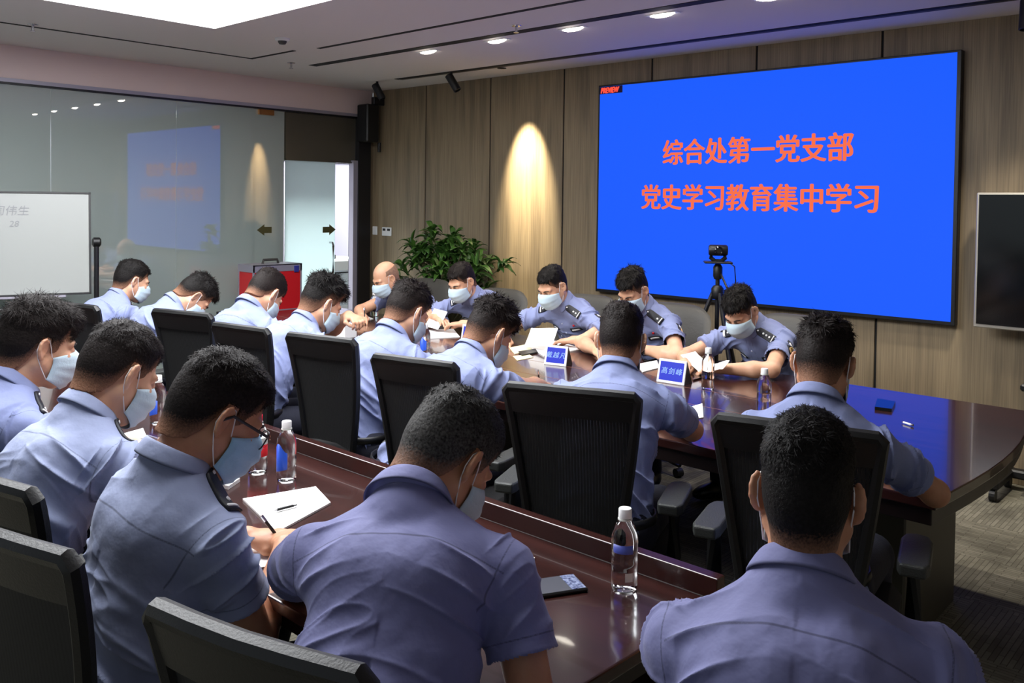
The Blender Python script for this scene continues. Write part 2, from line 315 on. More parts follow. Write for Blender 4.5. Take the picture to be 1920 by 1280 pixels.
def strip(name, lo, hi, m='slot'): struct(name, MB().box(lo, hi), M[m])
e = .003
strip('trim_1', (-6.46, -2, CZ-e), (-6.43, 3.87, CZ+.01)); strip('trim_2', (-6.46, 3.85, CZ-e), (-5.83, 3.88, CZ+.01))  # black strips stand in for the shade inside recessed slots
strip('trim_3', (-5.6, 3.91, CZ-e), (2.0, 3.945, CZ+.01)); strip('trim_4', (-6.36, 4.36, CZ-e), (2.0, 4.44, CZ+.01))
strip('trim_5', (-6.42, 5.36, CZ-e), (2.0, 5.41, CZ+.01)); strip('trim_6', (-6.42, 5.41, CZ-.001), (2.0, 5.46, CZ+.01), 'olive')
# wood wall
wb = MB(); wb.box((WX0, WY1+.01, 0), (WX1, WY1+.15, CZ), 1)
xs = [WX0, -6.526, -5.634, -4.757, -3.863, -2.970, -2.083, -1.19, -.3, .59, 1.48, WX1]
for a, b in zip(xs[:-1], xs[1:]): wb.box((a+.008, WY1-.0, 0), (b-.008, WY1+.02, CZ), 0, bev=.002)
struct('wall_far', wb, [M['wood'], M['slot']])
struct('wall_right', MB().box((WX1, WY0, 0), (WX1+.1, WY1, CZ)), M['plaster'])
# left side: soffit band above the glass, header rail, frosted panes, door leaf, post
struct('wall_left', MB().box((WX0-.12, WY0, 2.545), (WX0+.0, WY1, CZ)).box((WX0-.12, 5.80, 0), (WX0+.0, WY1+.1, 2.545), 1), [M['soffit'], M['wood']])
rb = MB().box((WX0-.05, WY0, 2.515), (WX0+.03, 5.80, 2.545)); struct('trim_7', rb, M['alu'])
struct('trim_8', MB().box((WX0-.05, WY0, 2.50), (WX0+.022, 5.80, 2.515)), M['black'])
struct('baseboard_left', MB().box((WX0-.03, WY0, 0), (WX0+.015, 4.80, .08)), M['alu'])
ys = [WY0, .35, 1.5, 2.645, 3.682, 4.447]
for i, (a, b) in enumerate(zip(ys[:-1], ys[1:])):
    struct('window_%d' % (i+1), MB().box((WX0-.012, a+.002, .08), (WX0, b-.002, 2.50)), M['frost'])
struct('window_6', MB().box((WX0-.03, 4.449, .08), (WX0-.018, 4.79, 2.50)), M['frost'])
struct('trim_9', MB().box((WX0-.13, 4.74, 0), (WX0-.05, 4.80, 2.5)), M['darkglass'])
struct('trim_10', MB().box((WX0-.13, 5.655, 0), (WX0+.04, 5.81, 2.5)), M['black'])
struct('trim_11', MB().box((WX0-.05, 5.60, 0), (WX0+.02, 5.655, 2.06)), M['alu'])
d = MB().box((WX0-.035, 4.81, .01), (WX0-.023, 5.40, 2.03)); dr = struct('door_1', d, M['frostdoor'])
hb = MB(); 
for sx in (.035,): hb.tube([(WX0-.023, 5.34, .88), (WX0+.02, 5.34, .88), (WX0+.035, 5.34, .91), (WX0+.035, 5.34, 1.18), (WX0+.02, 5.34, 1.21), (WX0-.023, 5.34, 1.21)], .011, 10)
hb.build('door_handle', M['chrome'], dr, smooth='auto')
struct('window_7', MB().box((WX0-.035, 4.81, 2.045), (WX0-.023, 5.655, 2.50)), M['darkglass'])
struct('trim_12', MB().box((WX0-.06, 4.81, 2.03), (WX0-.01, 5.655, 2.045)), M['darkglass'])
cl = MB().box((WX0-.03, 4.50, 2.45), (WX0+.01, 4.66, 2.50)); tag(cl.build('glass_clamp', M['brass']), 'small brass patch clamp at the top of the frosted pane beside the door', 'clamp')
def arrow(y0, z, s, nm, lab, x):
    p = [(-.09, 0), (-.01, .055), (-.01, .03), (.07, .03), (.07, -.03), (-.01, -.03), (-.01, -.055)]
    p = [(a*s, b) for a, b in p]
    if s < 0: p = p[::-1]
    b = MB().prism(p, 0, .0015, fr=((x, y0, z), (0, 1, 0), (0, 0, 1), (1, 0, 0))); tag(b.build(nm, M['arrow']), lab, 'sticker')
arrow(4.585, 1.350, 1, 'arrow_sticker', 'olive arrow sticker pointing left on the fixed frosted pane', WX0-.0175)
arrow(5.32, 1.342, -1, 'arrow_sticker', 'olive arrow sticker pointing right on the frosted door leaf', WX0-.0225)
# corridor beyond the glass
struct('wall_corridor', MB().box((-10.3, WY0, 0), (-10.2, 7.5, CZ)).box((-10.3, 7.4, 0), (-7.5, 7.5, CZ)), M['alu'])
struct('ceiling_corridor', MB().box((-10.3, WY0, 2.6), (-7.5, 7.5, 2.7)), M['ceiling'])
struct('wall_corridor_soffit', MB().box((-8.3, 4.3, 2.05), (-8.0, 7.4, 2.6)), M['darkglass'])
for y_ in (1.0, 4.4, 6.4):
    ld = bpy.data.lights.new('corridor_lamp', 'AREA'); ld.energy = CORRIDOR; ld.size = .9; ld.color = (.93, 1, 1); lo = bpy.data.objects.new('corridor_lamp', ld); link(lo); lo.location = (-9.1, y_, 2.55)
# copier in the corridor
pr = empty('copier', (-8.25, 6.0, 0), label='white office copier seen through the open gap beside the glass door', cat='copier')
MB().box((-.26, -.28, .05), (.26, .28, .82), bev=.015).box((-.262, -.2, .55), (.27, .2, .56), 0).build('copier_body', M['grey'], pr)
MB().box((-.28, -.3, .84), (.28, .3, .98), bev=.02).build('copier_lid', M['white'], pr)
for z in (.15, .32, .49): MB().box((.255, -.25, z), (.27, .25, z+.14), bev=.006).build('paper_drawer', M['white'], pr)
MB().box((.0, -.3, .985), (.2, -.1, 1.03), bev=.005).build('control_panel', M['plastic'], pr)
cr = MB().box((-8.0, 5.5, 0), (-7.75, 5.85, .45), bev=.02); tag(cr.build('storage_crate', M['bluebox']), 'light blue crate on the corridor floor beside the glass door', 'crate')

# ------------------------------------------------------------ ceiling fittings
def downlight(x, y, on=True, lab=''):
    r = empty('downlight', (x, y, CZ), label=lab, cat='light', group='recessed downlights')
    MB().box((-.11, -.032, -.004), (.11, .032, .002), bev=.002).build('trim_ring', M['white'], r)
    MB().tube([(-.085, 0, -.006), (-.05, 0, -.010), (0, 0, -.012), (.05, 0, -.010), (.085, 0, -.006)], [.004, .016, .021, .016, .004], 10, flat=.5).build('bulb_glow', M['bulb_glow'], r, smooth=True)  # bulb stretched wide to stand in for its glow on the ceiling
    ld = bpy.data.lights.new('downlight_beam', 'SPOT'); ld.energy = SPOT_DOWN*4; ld.spot_size = 1.5; ld.spot_blend = .8; ld.shadow_soft_size = .04; ld.color = (1, .93, .82)
    lo = bpy.data.objects.new('downlight_beam', ld); link(lo); lo.location = (x, y, CZ-.03)
names = ['leftmost lit downlight along the ceiling slot', 'second lit downlight from the left along the ceiling slot', 'third lit downlight from the left along the ceiling slot', 'fourth lit downlight from the left along the ceiling slot']
for x, l_ in ((-2.22, 'fifth ceiling slot downlight, at the top edge of the frame'), (-1.52, 'ceiling slot downlight beyond the fifth one')): downlight(x, 4.535, lab=l_)
for (x, lab) in zip((-5.03, -4.301, -3.612, -2.921), names): downlight(x, 4.535, lab=lab)
def sprinkler(x, y, kind, lab):
    r = empty(kind, (x, y, CZ), label=lab, cat='sprinkler' if kind == 'sprinkler' else 'detector')
    if kind == 'sprinkler':
        MB().lathe([(.03, -.004), (.035, 0), (.035, .002)], n=16).lathe([(.008, -.04), (.009, -.004)], n=10).build('flange', M['chrome'], r, smooth='auto')
        MB().lathe([(.018, -.046), (.018, -.043), (.004, -.041)], n=12).build('deflector', M['chrome'], r)
    else:
        MB().lathe([(.052, 0), (.052, -.012), (.045, -.02)][::-1], n=20).build('base_plate', M['white'], r, smooth='auto')
        MB().lathe([(.0, -.045), (.022, -.042), (.03, -.03), (.032, -.02)], n=20).build('sensor_head', M['leather'], r, smooth='auto')
sprinkler(-6.36, 2.17, 'sprinkler', 'ceiling sprinkler above the whiteboard side'); sprinkler(-5.46, 3.52, 'smoke_detector', 'round smoke detector near the corner of the luminous panel')
sprinkler(-6.38, 4.2, 'sprinkler', 'ceiling sprinkler between the glass wall and the slot lights'); sprinkler(-3.85, 4.24, 'sprinkler', 'ceiling sprinkler beside the row of slot downlights')
def track_spot(x, y, aim, lab, power=0):
    r = empty('track_spotlight', (x, y, CZ), label=lab, cat='spotlight', group='black track spotlights')
    a = np.array(aim, float)-np.array([x, y, CZ-.1]); a /= np.linalg.norm(a)
    MB().tube([(0, 0, 0), (0, 0, -.05)], .012, 10).build('stem', M['black'], r, smooth='auto')
    MB().lathe([(.03, -.05), (.036, -.045), (.036, .115), (.03, .118), (.03, .10)], c=(0, 0, -.07), axis=a, n=20).build('lamp_housing', M['black'], r, smooth='auto')
    if power:
        ld = bpy.data.lights.new('spot_beam', 'SPOT'); ld.energy = power; ld.spot_size = .62; ld.spot_blend = 1; ld.shadow_soft_size = .03; ld.color = (1, .86, .6)
        lo = bpy.data.objects.new('spot_beam', ld); link(lo); p = Vector((x, y, CZ-.07))+Vector(a)*.13; lo.location = p; lo.rotation_euler = Vector(a).to_track_quat('-Z', 'Y').to_euler()
track_spot(-6.70, 5.38, (-6.3, 5.6, 1.9), 'black track spotlight nearer the room corner')
track_spot(-5.66, 5.38, (-5.2, 5.6, 1.9), 'black track spotlight second from the room corner')
for x_, l_ in ((-1.15, 'black track spotlight above the television left edge'), (1.5, 'black track spotlight right of the television')):
    track_spot(x_, 5.38, (x_, 5.0, 0), l_, 0)
    ld = bpy.data.lights.new('spot_beam', 'SPOT'); ld.energy = 120; ld.spot_size = 1.7; ld.spot_blend = 1; ld.shadow_soft_size = .04; ld.color = (1, .93, .8); lo = bpy.data.objects.new('spot_beam', ld); link(lo); lo.location = (x_, 5.22, CZ-.22)
r_ = empty('recessed_spotlight', (-5.157, 5.50, CZ), label='small recessed lamp above the bright patch on the wood wall', cat='spotlight')
MB().lathe([(.04, -.003), (.04, 0), (.028, 0), (.028, -.003)], n=18).build('trim_ring', M['black'], r_)
ld = bpy.data.lights.new('spot_beam', 'SPOT'); ld.energy = SPOT_WALL; ld.spot_size = .66; ld.spot_blend = 1; ld.shadow_soft_size = .025; ld.color = (1, .86, .6)
lo = bpy.data.objects.new('spot_beam', ld); link(lo); lo.location = (-5.157, 5.50, CZ-.01); lo.rotation_euler = Vector((0, .40, -1.0)).to_track_quat('-Z', 'Y').to_euler()

# ------------------------------------------------------------ things on the far wall
sc = empty('led_screen', (-2.966, WY1, 1.77), label='large wall mounted screen showing orange lettering on bright blue', cat='screen')
x0, x1, z0, z1 = -4.345+2.966, -1.585+2.966, .917-1.77, 2.616-1.77
MB().box((x0, -.06, z0), (x1, 0, z1), bev=.004).build('screen_frame', M['black'], sc)
MB().box((x0+.02, -.0625, z0+.025), (x1-.025, -.061, z1-.015)).build('display', M['screenblue'], sc)
def scr(name, body, px0, py0, px1, py1, m, offset=.012, shear=0):
    A = on_y(px0, py0, 5.8); B = on_y(px1, py1, 5.8); return A, B
def screen_text(body, x_a, x_b, zc, size, name, m, offset, shear=0):
    o = text_mesh(name, body, size, m, sc, frame4((0, 0, 0), (1, 0, 0), (0, 0, 1), (0, -1, 0)), offset=0, shear=shear)
    import bmesh as _b
    me = o.data; bm = _b.new(); 
    for dx, dz in ((0, 0), (.0065, 0), (-.0065, 0), (0, .003), (0, -.003)) if offset else ((0, 0), (.0015, 0)):
        c = me.copy(); c.transform(Matrix.Translation((dx, (dx+dz)*.02, dz))); bm.from_mesh(c); bpy.data.meshes.remove(c)
    bm.to_mesh(me); bm.free()
    co = np.array([v.co for v in o.data.vertices]); mn, mx = co.min(0), co.max(0); k = (x_b-x_a)/(mx[0]-mn[0])
    for v in o.data.vertices:
        v.co.x = x_a-sc.location.x+(v.co.x-mn[0])*k; v.co.z = zc-sc.location.z+(v.co.z-(mn[2]+mx[2])/2)*1.0; v.co.y = v.co.y*.5-.0635
    return o
a1, b1 = on_y(1243, 285, 5.8), on_y(1601, 275, 5.8); a2, b2 = on_y(1203, 370, 5.8), on_y(1648, 370, 5.8)
screen_text('综合处第一党支部', a1[0], b1[0], a1[2]*.5+b1[2]*.5, .205, 'lettering', M['screentext'], .006)
screen_text('党史学习教育集中学习', a2[0], b2[0], a2[2]*.5+b2[2]*.5, .205, 'lettering', M['screentext'], .006)
MB().box((-4.325+2.966, -.0635, 2.542-1.77), (-4.10+2.966, -.0628, 2.600-1.77)).build('caption_bar', M['screendark'], sc)
screen_text('PREVIEW', -4.318, -4.13, 2.570, .062, 'lettering', M['screenred'], .001, .25)
# television on its stand
TY = 5.70
tv = empty('television', (-.72, TY, 0), label='dark television with pale frame on a wheeled stand right of the blue screen', cat='television')
p0 = on_y(1834, 361, TY); p1 = on_y(1831, 612, TY)
tx = p0[0]+.72
MB().box((tx, -.03, p1[2]), (tx+1.5, .03, p0[2]), bev=.006).build('tv_frame', M['tvframe'], tv)
MB().box((tx+.015, -.034, p1[2]+.022), (tx+1.485, -.031, p0[2]-.012)).build('tv_screen', M['tvblack'], tv)
MB().box((tx+.62, .03, .1), (tx+.70, .08, 1.6)).box((tx+.80, .03, .1), (tx+.88, .08, 1.6)).build('stand_column', M['plastic'], tv)
MB().box((tx+.28, -.16, .62), (tx+1.2, .06, .66), bev=.01).build('stand_shelf', M['plastic'], tv)
MB().box((tx+.15, -.3, .07), (tx+.22, .1, .12), bev=.01).box((tx+1.28, -.3, .07), (tx+1.35, .1, .12), bev=.01).box((tx+.15, .02, .07), (tx+1.35, .09, .12), bev=.01).build('stand_base', M['plastic'], tv)
for dx in (.185, 1.315):
    for dy in (-.27, .07): MB().lathe([(.035, -.015), (.035, .015)], c=(tx+dx, dy, .035), axis=(1, 0, 0), n=14).build('caster', M['caster'], tv)
# wall speaker
sp = empty('wall_speaker', (-7.24, 5.74, 2.45), label='black box loudspeaker on a bracket high in the room corner', cat='speaker')
MB().box((-.085, -.12, -.20), (.085, .04, .19), bev=.012).build('speaker_cabinet', M['plastic'], sp)
MB().box((-.075, -.124, -.19), (.075, -.12, .18), bev=.003).build('speaker_grille', M['seatfab'], sp)
MB().box((.02, -.02, .19), (.07, .12, .27), bev=.005).box((.05, .04, -.30), (.08, .07, -.20), bev=.004).build('wall_bracket', M['black'], sp)
for (px, py, wd, lab, cat) in ((704, 432, .075, 'white single light switch beside the black door post', 'switch'), (726, 434, .15, 'white wall panel with two dark displays right of the light switch', 'switch')):
    p = on_y(px, py, WY1); r = empty('wall_switch' if wd < .1 else 'control_panel', (p[0], WY1, p[2]), label=lab, cat=cat)
    MB().box((-wd/2, -.012, -.045), (wd/2, 0, .045), bev=.004).build('plate', M['white'], r)
    if wd < .1: MB().box((-.02, -.016, -.03), (.02, -.012, .03), bev=.002).build('rocker', M['white'], r)
    else:
        for dx in (-.037, .037): MB().box((dx-.022, -.0135, .008), (dx+.022, -.0118, .032)).build('display', M['plastic'], r)

# ------------------------------------------------------------ tables
def add_mod_bevel(o, wd, seg=2):
    b = o.modifiers.new('bevel', 'BEVEL'); b.width = wd; b.segments = seg; b.limit_method = 'ANGLE'; return o
T1 = empty('conference_table', (-3.6, 3.6, 0), label='long glossy dark rosewood conference table below the blue screen', cat='table')
def bowed(xe, y0, y1, bow, n=10, left=-6.1):
    pts = [(left, y0)]+[(xe+bow*math.sin(math.pi*i/n)-.02*(1-math.sin(math.pi*i/n))+(-.06*i/n), y0+(y1-y0)*i/n) for i in range(n+1)]+[(left, y1)]
    return [(x+3.6, y-3.6) for x, y in pts]
add_mod_bevel(MB().prism(bowed(-.80, 2.85, 4.40, .05), .715, .75).build('tabletop', M['table'], T1), .004)
add_mod_bevel(MB().prism(bowed(-.815, 2.865, 4.385, .05), .66, .7148).build('edge_band', M['tableedge'], T1), .003)
MB().box((-2.45, -.17, .7495), (2.15, -.166, .7506)).box((-2.45, .128, .7495), (1.9, .132, .7506)).build('inlay_line', M['inlay'], T1)
for (a, b) in ((2.0, 2.55), (-2.4, -1.85), (-.25, .3)):
    MB().box((a, -.30, 0), (b, .33, .66), bev=.006).build('pedestal', M['olive'], T1)
T2 = empty('training_desk', (-3.2, 1.4, 0), label='nearer dark rosewood desk with a raised back lip', cat='desk')
def _l(p): return [(x+3.2, y-1.4) for x, y in p]
add_mod_bevel(MB().prism(_l([(-5.6, 1.08), (-1.17, 1.08), (-1.02, 1.13), (-.975, 1.28), (-.965, 1.765), (-5.6, 1.765)]), .72, .75).build('tabletop', M['table'], T2), .004)
add_mod_bevel(MB().prism(_l([(-5.6, 1.765), (-.965, 1.765), (-.965, 1.80), (-5.6, 1.80)]), .30, .80).build('back_lip', M['table'], T2), .003)
MB().prism(_l([(-5.55, 1.10), (-1.16, 1.10), (-1.03, 1.15), (-.99, 1.28), (-.98, 1.764), (-5.55, 1.764)]), .68, .719).build('edge_band', M['tableedge'], T2)
for x in (-1.3, -3.2, -5.3): MB().box((x+3.2-.03, -.25, 0), (x+3.2+.03, .35, .68), bev=.004).build('leg', M['tableedge'], T2)

# ------------------------------------------------------------ chairs
def mesh_chair():
    r = empty('office_chair')
    def back(x, z):  # depth of the back surface
        t = (z-.45)/.6; return -.22-.10*t*t+.03*t-.022*(1-(x/.24)**2)
    def halfw(z): 
        t = (z-.47)/.56; return .118+.094*min(1, max(0, t))**.75
    zs = np.linspace(.47, 1.0, 14)
    # frame: rounded bar round the outline
    P = [(halfw(z), back(halfw(z), z), z) for z in zs]; P += [(.2115, back(.2, 1.022), 1.022), (.2, back(.2, 1.034), 1.034), (.1, back(.1, 1.037), 1.037), (0, back(0, 1.037), 1.037)]
    Q = [(-x, y, z) for x, y, z in P[::-1][1:]]; P = P+Q+[(-.07, back(0, .45), .45), (.07, back(0, .45), .45)]
    fb = MB().tube(P, .017, 8, closed=True, flat=1.1, upv=(0, 1, 0))
    # top band
    n = 12; v = []
    for i in range(n+1):
        x = -.205+.41*i/n
        for (z, dy) in ((1.034, .006), (.955, .006), (.955, -.012), (1.034, -.014)): v.append((x, back(x, z)+dy, z))
    F = []
    for i in range(n):
        for j in range(4): F.append((i*4+j, i*4+(j+1) % 4, i*4+4+(j+1) % 4, i*4+4+j))
    F += [(0, 1, 2, 3), tuple(n*4+3-j for j in range(4))]; fb.add(v, F)
    fb.build('backrest_frame', M['plastic'], r, smooth='auto')
    nx, nz = 10, 14; v = []; F = []
    for k in (0, 1):
        for j in range(nz+1):
            z = .48+.50*j/nz; hw = halfw(z)-.005
            for i in range(nx+1): x = -hw+2*hw*i/nx; v.append((x, back(x, z)+(.002 if k else -.002), z))
    W = nx+1; K = W*(nz+1)
    for j in range(nz):
        for i in range(nx): a = j*W+i; F.append((a, a+1, a+W+1, a+W)); F.append((K+a, K+a+W, K+a+W+1, K+a+1))
    mk('mesh_panel', v, F, M['meshback'], r, True)
    sp = MB().tube([(0, -.05, .40), (0, -.20, .41), (0, -.285, .47), (0, -.30, .60)], [.03, .03, .028, .02], 8, flat=.6)
    sp.tube([(-.14, back(.14, .56), .56), (-.08, -.275, .60), (0, -.295, .61), (.08, -.275, .60), (.14, back(.14, .56), .56)], .014, 8)
    sp.build('back_support', M['plastic'], r, smooth='auto')
    MB().lathe([(.008, 0), (.012, .015), (.006, .03)], c=(0, -.31, .60), axis=(0, -1, 0), n=12).build('adjustment_knob', M['chrome'], r, smooth=True)
    sb = MB(); sb.box((-.24, -.22, .42), (.24, .25, .485), bev=.03); s_ = sb.build('seat', M['seatfab'], r, smooth='auto'); add_mod_bevel(s_, .015, 2)
    for s in (-1, 1):
        MB().tube([(s*.16, 0, .41), (s*.26, 0, .42), (s*.28, -.005, .47), (s*.28, -.01, .64)], [.018, .018, .019, .02], 8, flat=1.4).build('armrest_post', M['plastic'], r, smooth='auto')
        pp = [(s*.28+dx, y) for dx, y in ((-.032, -.13), (.032, -.13), (.043, -.10), (.045, .08), (.034, .12), (0, .135), (-.03, .12), (-.04, .08), (-.04, -.10))]
        if s < 0: pp = [(-.56-x, y) for x, y in pp][::-1]
        add_mod_bevel(MB().prism(pp, .64, .675).build('armrest', M['pad'], r), .008, 3)
    MB().lathe([(.025, .12), (.025, .30), (.018, .30), (.018, .40)], n=14).build('gas_column', M['plastic'], r, smooth='auto')
    bb = MB().lathe([(.05, .08), (.055, .13), (.04, .15)], n=16)
    for k in range(5):
        a = 2*math.pi*k/5; c, s_ = math.cos(a), math.sin(a); bb.tube([(.03*c, .03*s_, .115), (.17*c, .17*s_, .105), (.31*c, .31*s_, .075)], [.03, .024, .017], 8, flat=.6)
    bb.build('star_base', M['plastic'], r, smooth='auto')
    for k in range(5):
        a = 2*math.pi*k/5; MB().lathe([(.02, -.025), (.028, -.02), (.028, .02), (.02, .025)], c=(.30*math.cos(a), .30*math.sin(a), .029), axis=(-math.sin(a), math.cos(a), 0), n=14).build('caster', M['caster'], r, smooth='auto')
    return r
def leather_chair():
    r = empty('leather_chair'); n, m_ = 12, 14; v = []; F = []
    def hw(z): t = (z-.5)/.5; return .20+.08*min(1, t*1.5)-.05*max(0, (t-.8)/.2)**3
    for k in (0, 1):
        for j in range(m_+1):
            z = .46+.55*j/m_; 
            for i in range(n+1):
                u = -1+2*i/n; x = hw(z)*u; e_ = (1-u**6)*(1-(max(0, (j/m_-.85))/.15)**4*.8)
                y = -.20-.13*(j/m_)**1.3+.03*u*u+(.035 if k else -.03)*e_; v.append((x, y, z-.02*u**4*(j/m_)))
    W = n+1; K = W*(m_+1)
    for j in range(m_):
        for i in range(n): a = j*W+i; F.append((a, a+1, a+W+1, a+W)); F.append((K+a, K+a+W, K+a+W+1, K+a+1))
    for j in range(m_):
        for a in (j*W, j*W+n): F.append((a, a+W, K+a+W, K+a) if a == j*W else (a, K+a, K+a+W, a+W))
    for i in range(n): a = m_*W+i; F.append((a, a+1, K+a+1, K+a)); F.append((i, K+i, K+i+1, i+1))
    mk('backrest', v, F, M['leather'], r, True)
    add_mod_bevel(MB().box((-.25, -.22, .40), (.25, .26, .49), bev=.035).build('seat', M['leather'], r, smooth='auto'), .015)
    for s in (-1, 1): 
        MB().tube([(s*.25, -.22, .62), (s*.29, -.15, .645), (s*.295, .1, .645), (s*.285, .17, .62), (s*.27, .17, .45)], .02, 8, flat=1.3).build('armrest', M['plastic'], r, smooth='auto')
    MB().lathe([(.028, .10), (.028, .40)], n=14).build('gas_column', M['chrome'], r, smooth='auto')
    bb = MB().lathe([(.05, .07), (.05, .13)], n=16)
    for k in range(5):
        a = 2*math.pi*k/5+.3; c, s_ = math.cos(a), math.sin(a); bb.tube([(.03*c, .03*s_, .105), (.31*c, .31*s_, .07)], [.028, .017], 8, flat=.6)
    bb.build('star_base', M['plastic'], r, smooth='auto')
    for k in range(5):
        a = 2*math.pi*k/5+.3; MB().lathe([(.027, -.022), (.027, .022)], c=(.30*math.cos(a), .30*math.sin(a), .028), axis=(-math.sin(a), math.cos(a), 0), n=12).build('caster', M['caster'], r, smooth='auto')
    return r
CHAIRS = []
def place_chairs(proto, rows, group):
    for i, (x, y, deg, dz, lab) in enumerate(rows):
        o = proto if i == 0 else copy_tree(proto)
        a = math.radians(deg); off = .30  # x, y = where the top of the back stands
        if dz is None: pa, pb = on_z(x[0], x[1], 1.07), on_z(y[0], y[1], 1.07); x, y = (pa[0]+pb[0])/2, (pa[1]+pb[1])/2; dz = 1.03
        o.location = (x-math.sin(a)*off, y+math.cos(a)*off, 0); o.rotation_euler = (0, 0, a)
        CHAIRS.append((np.array(o.location), a)); sx_ = {2: .86, 3: .86, 4: .84, 5: .95, 7: .9}.get(i, 1) if group.startswith('black') else 1
        if dz: o.scale = (sx_, 1, dz)
        tag(o, lab, 'chair', group)
mc, lc = mesh_chair(), leather_chair()
place_chairs(mc, [
 ((1343, 780), (1653, 820), 15, None, 'black mesh chair at the conference table, rightmost, behind the man at the table corner'),
 ((943, 722), (1199, 742), 22, None, 'large black mesh chair in the middle of the photo with both grey armrests in view'),
 ((702, 667), (848, 685), 13, None, 'black mesh chair just behind the greying head, third from the right at the long table'),
 ((540, 627), (660, 640), 13, None, 'black mesh chair left of the greying head, its curved back support in view'),
 ((400, 607), (498, 620), 10, None, 'black mesh chair above the glasses wearer head, fifth from the right'),
 ((290, 583), (388, 590), 15, None, 'smaller looking black mesh chair right above the second man of the near desk'),
 ((92, 566), (176, 577), 12, None, 'farthest black mesh chair, below the whiteboard corner'),
 ((298, 1135), (655, 1275), 14, None, 'black mesh chair back at the bottom edge behind the big greying man'),
 ((-150, 940), (150, 1070), 12, None, 'black mesh chair at the bottom left behind the man with glasses'),
 ((-170, 868), (82, 915), 10, None, 'black mesh chair at the left edge behind the second man of the near desk'),
 (-2.95, .45, 6, 0, 'black mesh chair of the man at the far left of the near desk'),
 (-.38, .80, 20, .97, 'black mesh chair under the foreground man seen from behind')], 'black mesh office chairs')
place_chairs(lc, [
 (-2.22, 4.95, 180, .99, 'grey leather chair of the rightmost man facing the camera'),
 (-3.05, 4.95, 180, .985, 'grey leather chair behind the man with the wristwatch, beside the tripod'),
 (-3.76, 4.95, 180, .985, 'grey leather chair between the third and fourth men facing the camera'),
 (-4.60, 4.95, 180, .965, 'grey leather chair right of the plant, behind the second man from the left'),
 (-5.42, 4.95, 180, .985, 'grey leather chair in front of the plant, behind the bald man')], 'grey leather chairs on the screen side')
# ------------------------------------------------------------ people: implicit surfaces meshed with surface nets
def nrm(v): v = np.asarray(v, float); return v/(np.linalg.norm(v)+1e-12)
def _hash(ix, iy, iz):
    h = (ix*374761393+iy*668265263+iz*2147483647) & 0xffffffff; h = ((h ^ (h >> 13))*1274126177) & 0xffffffff
    return ((h ^ (h >> 16)) & 0xffff)/32767.5-1
def vnoise(p):
    i = np.floor(p).astype(np.int64); f = p-i; f = f*f*(3-2*f); r = 0
    for dx in (0, 1):
        wx = f[..., 0] if dx else 1-f[..., 0]
        for dy in (0, 1):
            wy = f[..., 1] if dy else 1-f[..., 1]
            for dz in (0, 1):
                wz = f[..., 2] if dz else 1-f[..., 2]; r = r+wx*wy*wz*_hash(i[..., 0]+dx, i[..., 1]+dy, i[..., 2]+dz)
    return r
class Prim:
    def __init__(s, fn, c, R, k=.02, op='add'): s.fn, s.c, s.R, s.k, s.op = fn, np.asarray(c, float), R, k, op
def cone(a, b, ra, rb, k=.02, op='add', cut=None):
    a = np.asarray(a, float); b = np.asarray(b, float); ab = b-a; L2 = ab@ab+1e-12; bd = ab/math.sqrt(L2)
    def fn(p):
        t = np.clip((p-a)@ab/L2, 0, 1); d = np.linalg.norm(p-a-t[..., None]*ab, axis=-1)-(ra+(rb-ra)*t)
        if cut is not None: d = np.maximum(d, (p-b)@bd-cut)
        return d
    return Prim(fn, (a+b)/2, math.sqrt(L2)/2+max(ra, rb), k, op)
def ell(c, A, r, k=.02, op='add'):
    c = np.asarray(c, float); A = np.asarray(A, float); r = np.asarray(r, float)
    def fn(p):
        q = (p-c)@A.T; k0 = np.linalg.norm(q/r, axis=-1); k1 = np.linalg.norm(q/(r*r), axis=-1)+1e-9; return k0*(k0-1)/k1
    return Prim(fn, c, max(r), k, op)
def combine(F, d, k, op):
    if op == 'add':
        h = np.clip(k-np.abs(F-d), 0, None)/k; return np.minimum(F, d)-h*h*k*.25
    if op == 'sub':
        d = -d; h = np.clip(k-np.abs(F-d), 0, None)/k; return np.maximum(F, d)+h*h*k*.25
    return np.maximum(F, d)
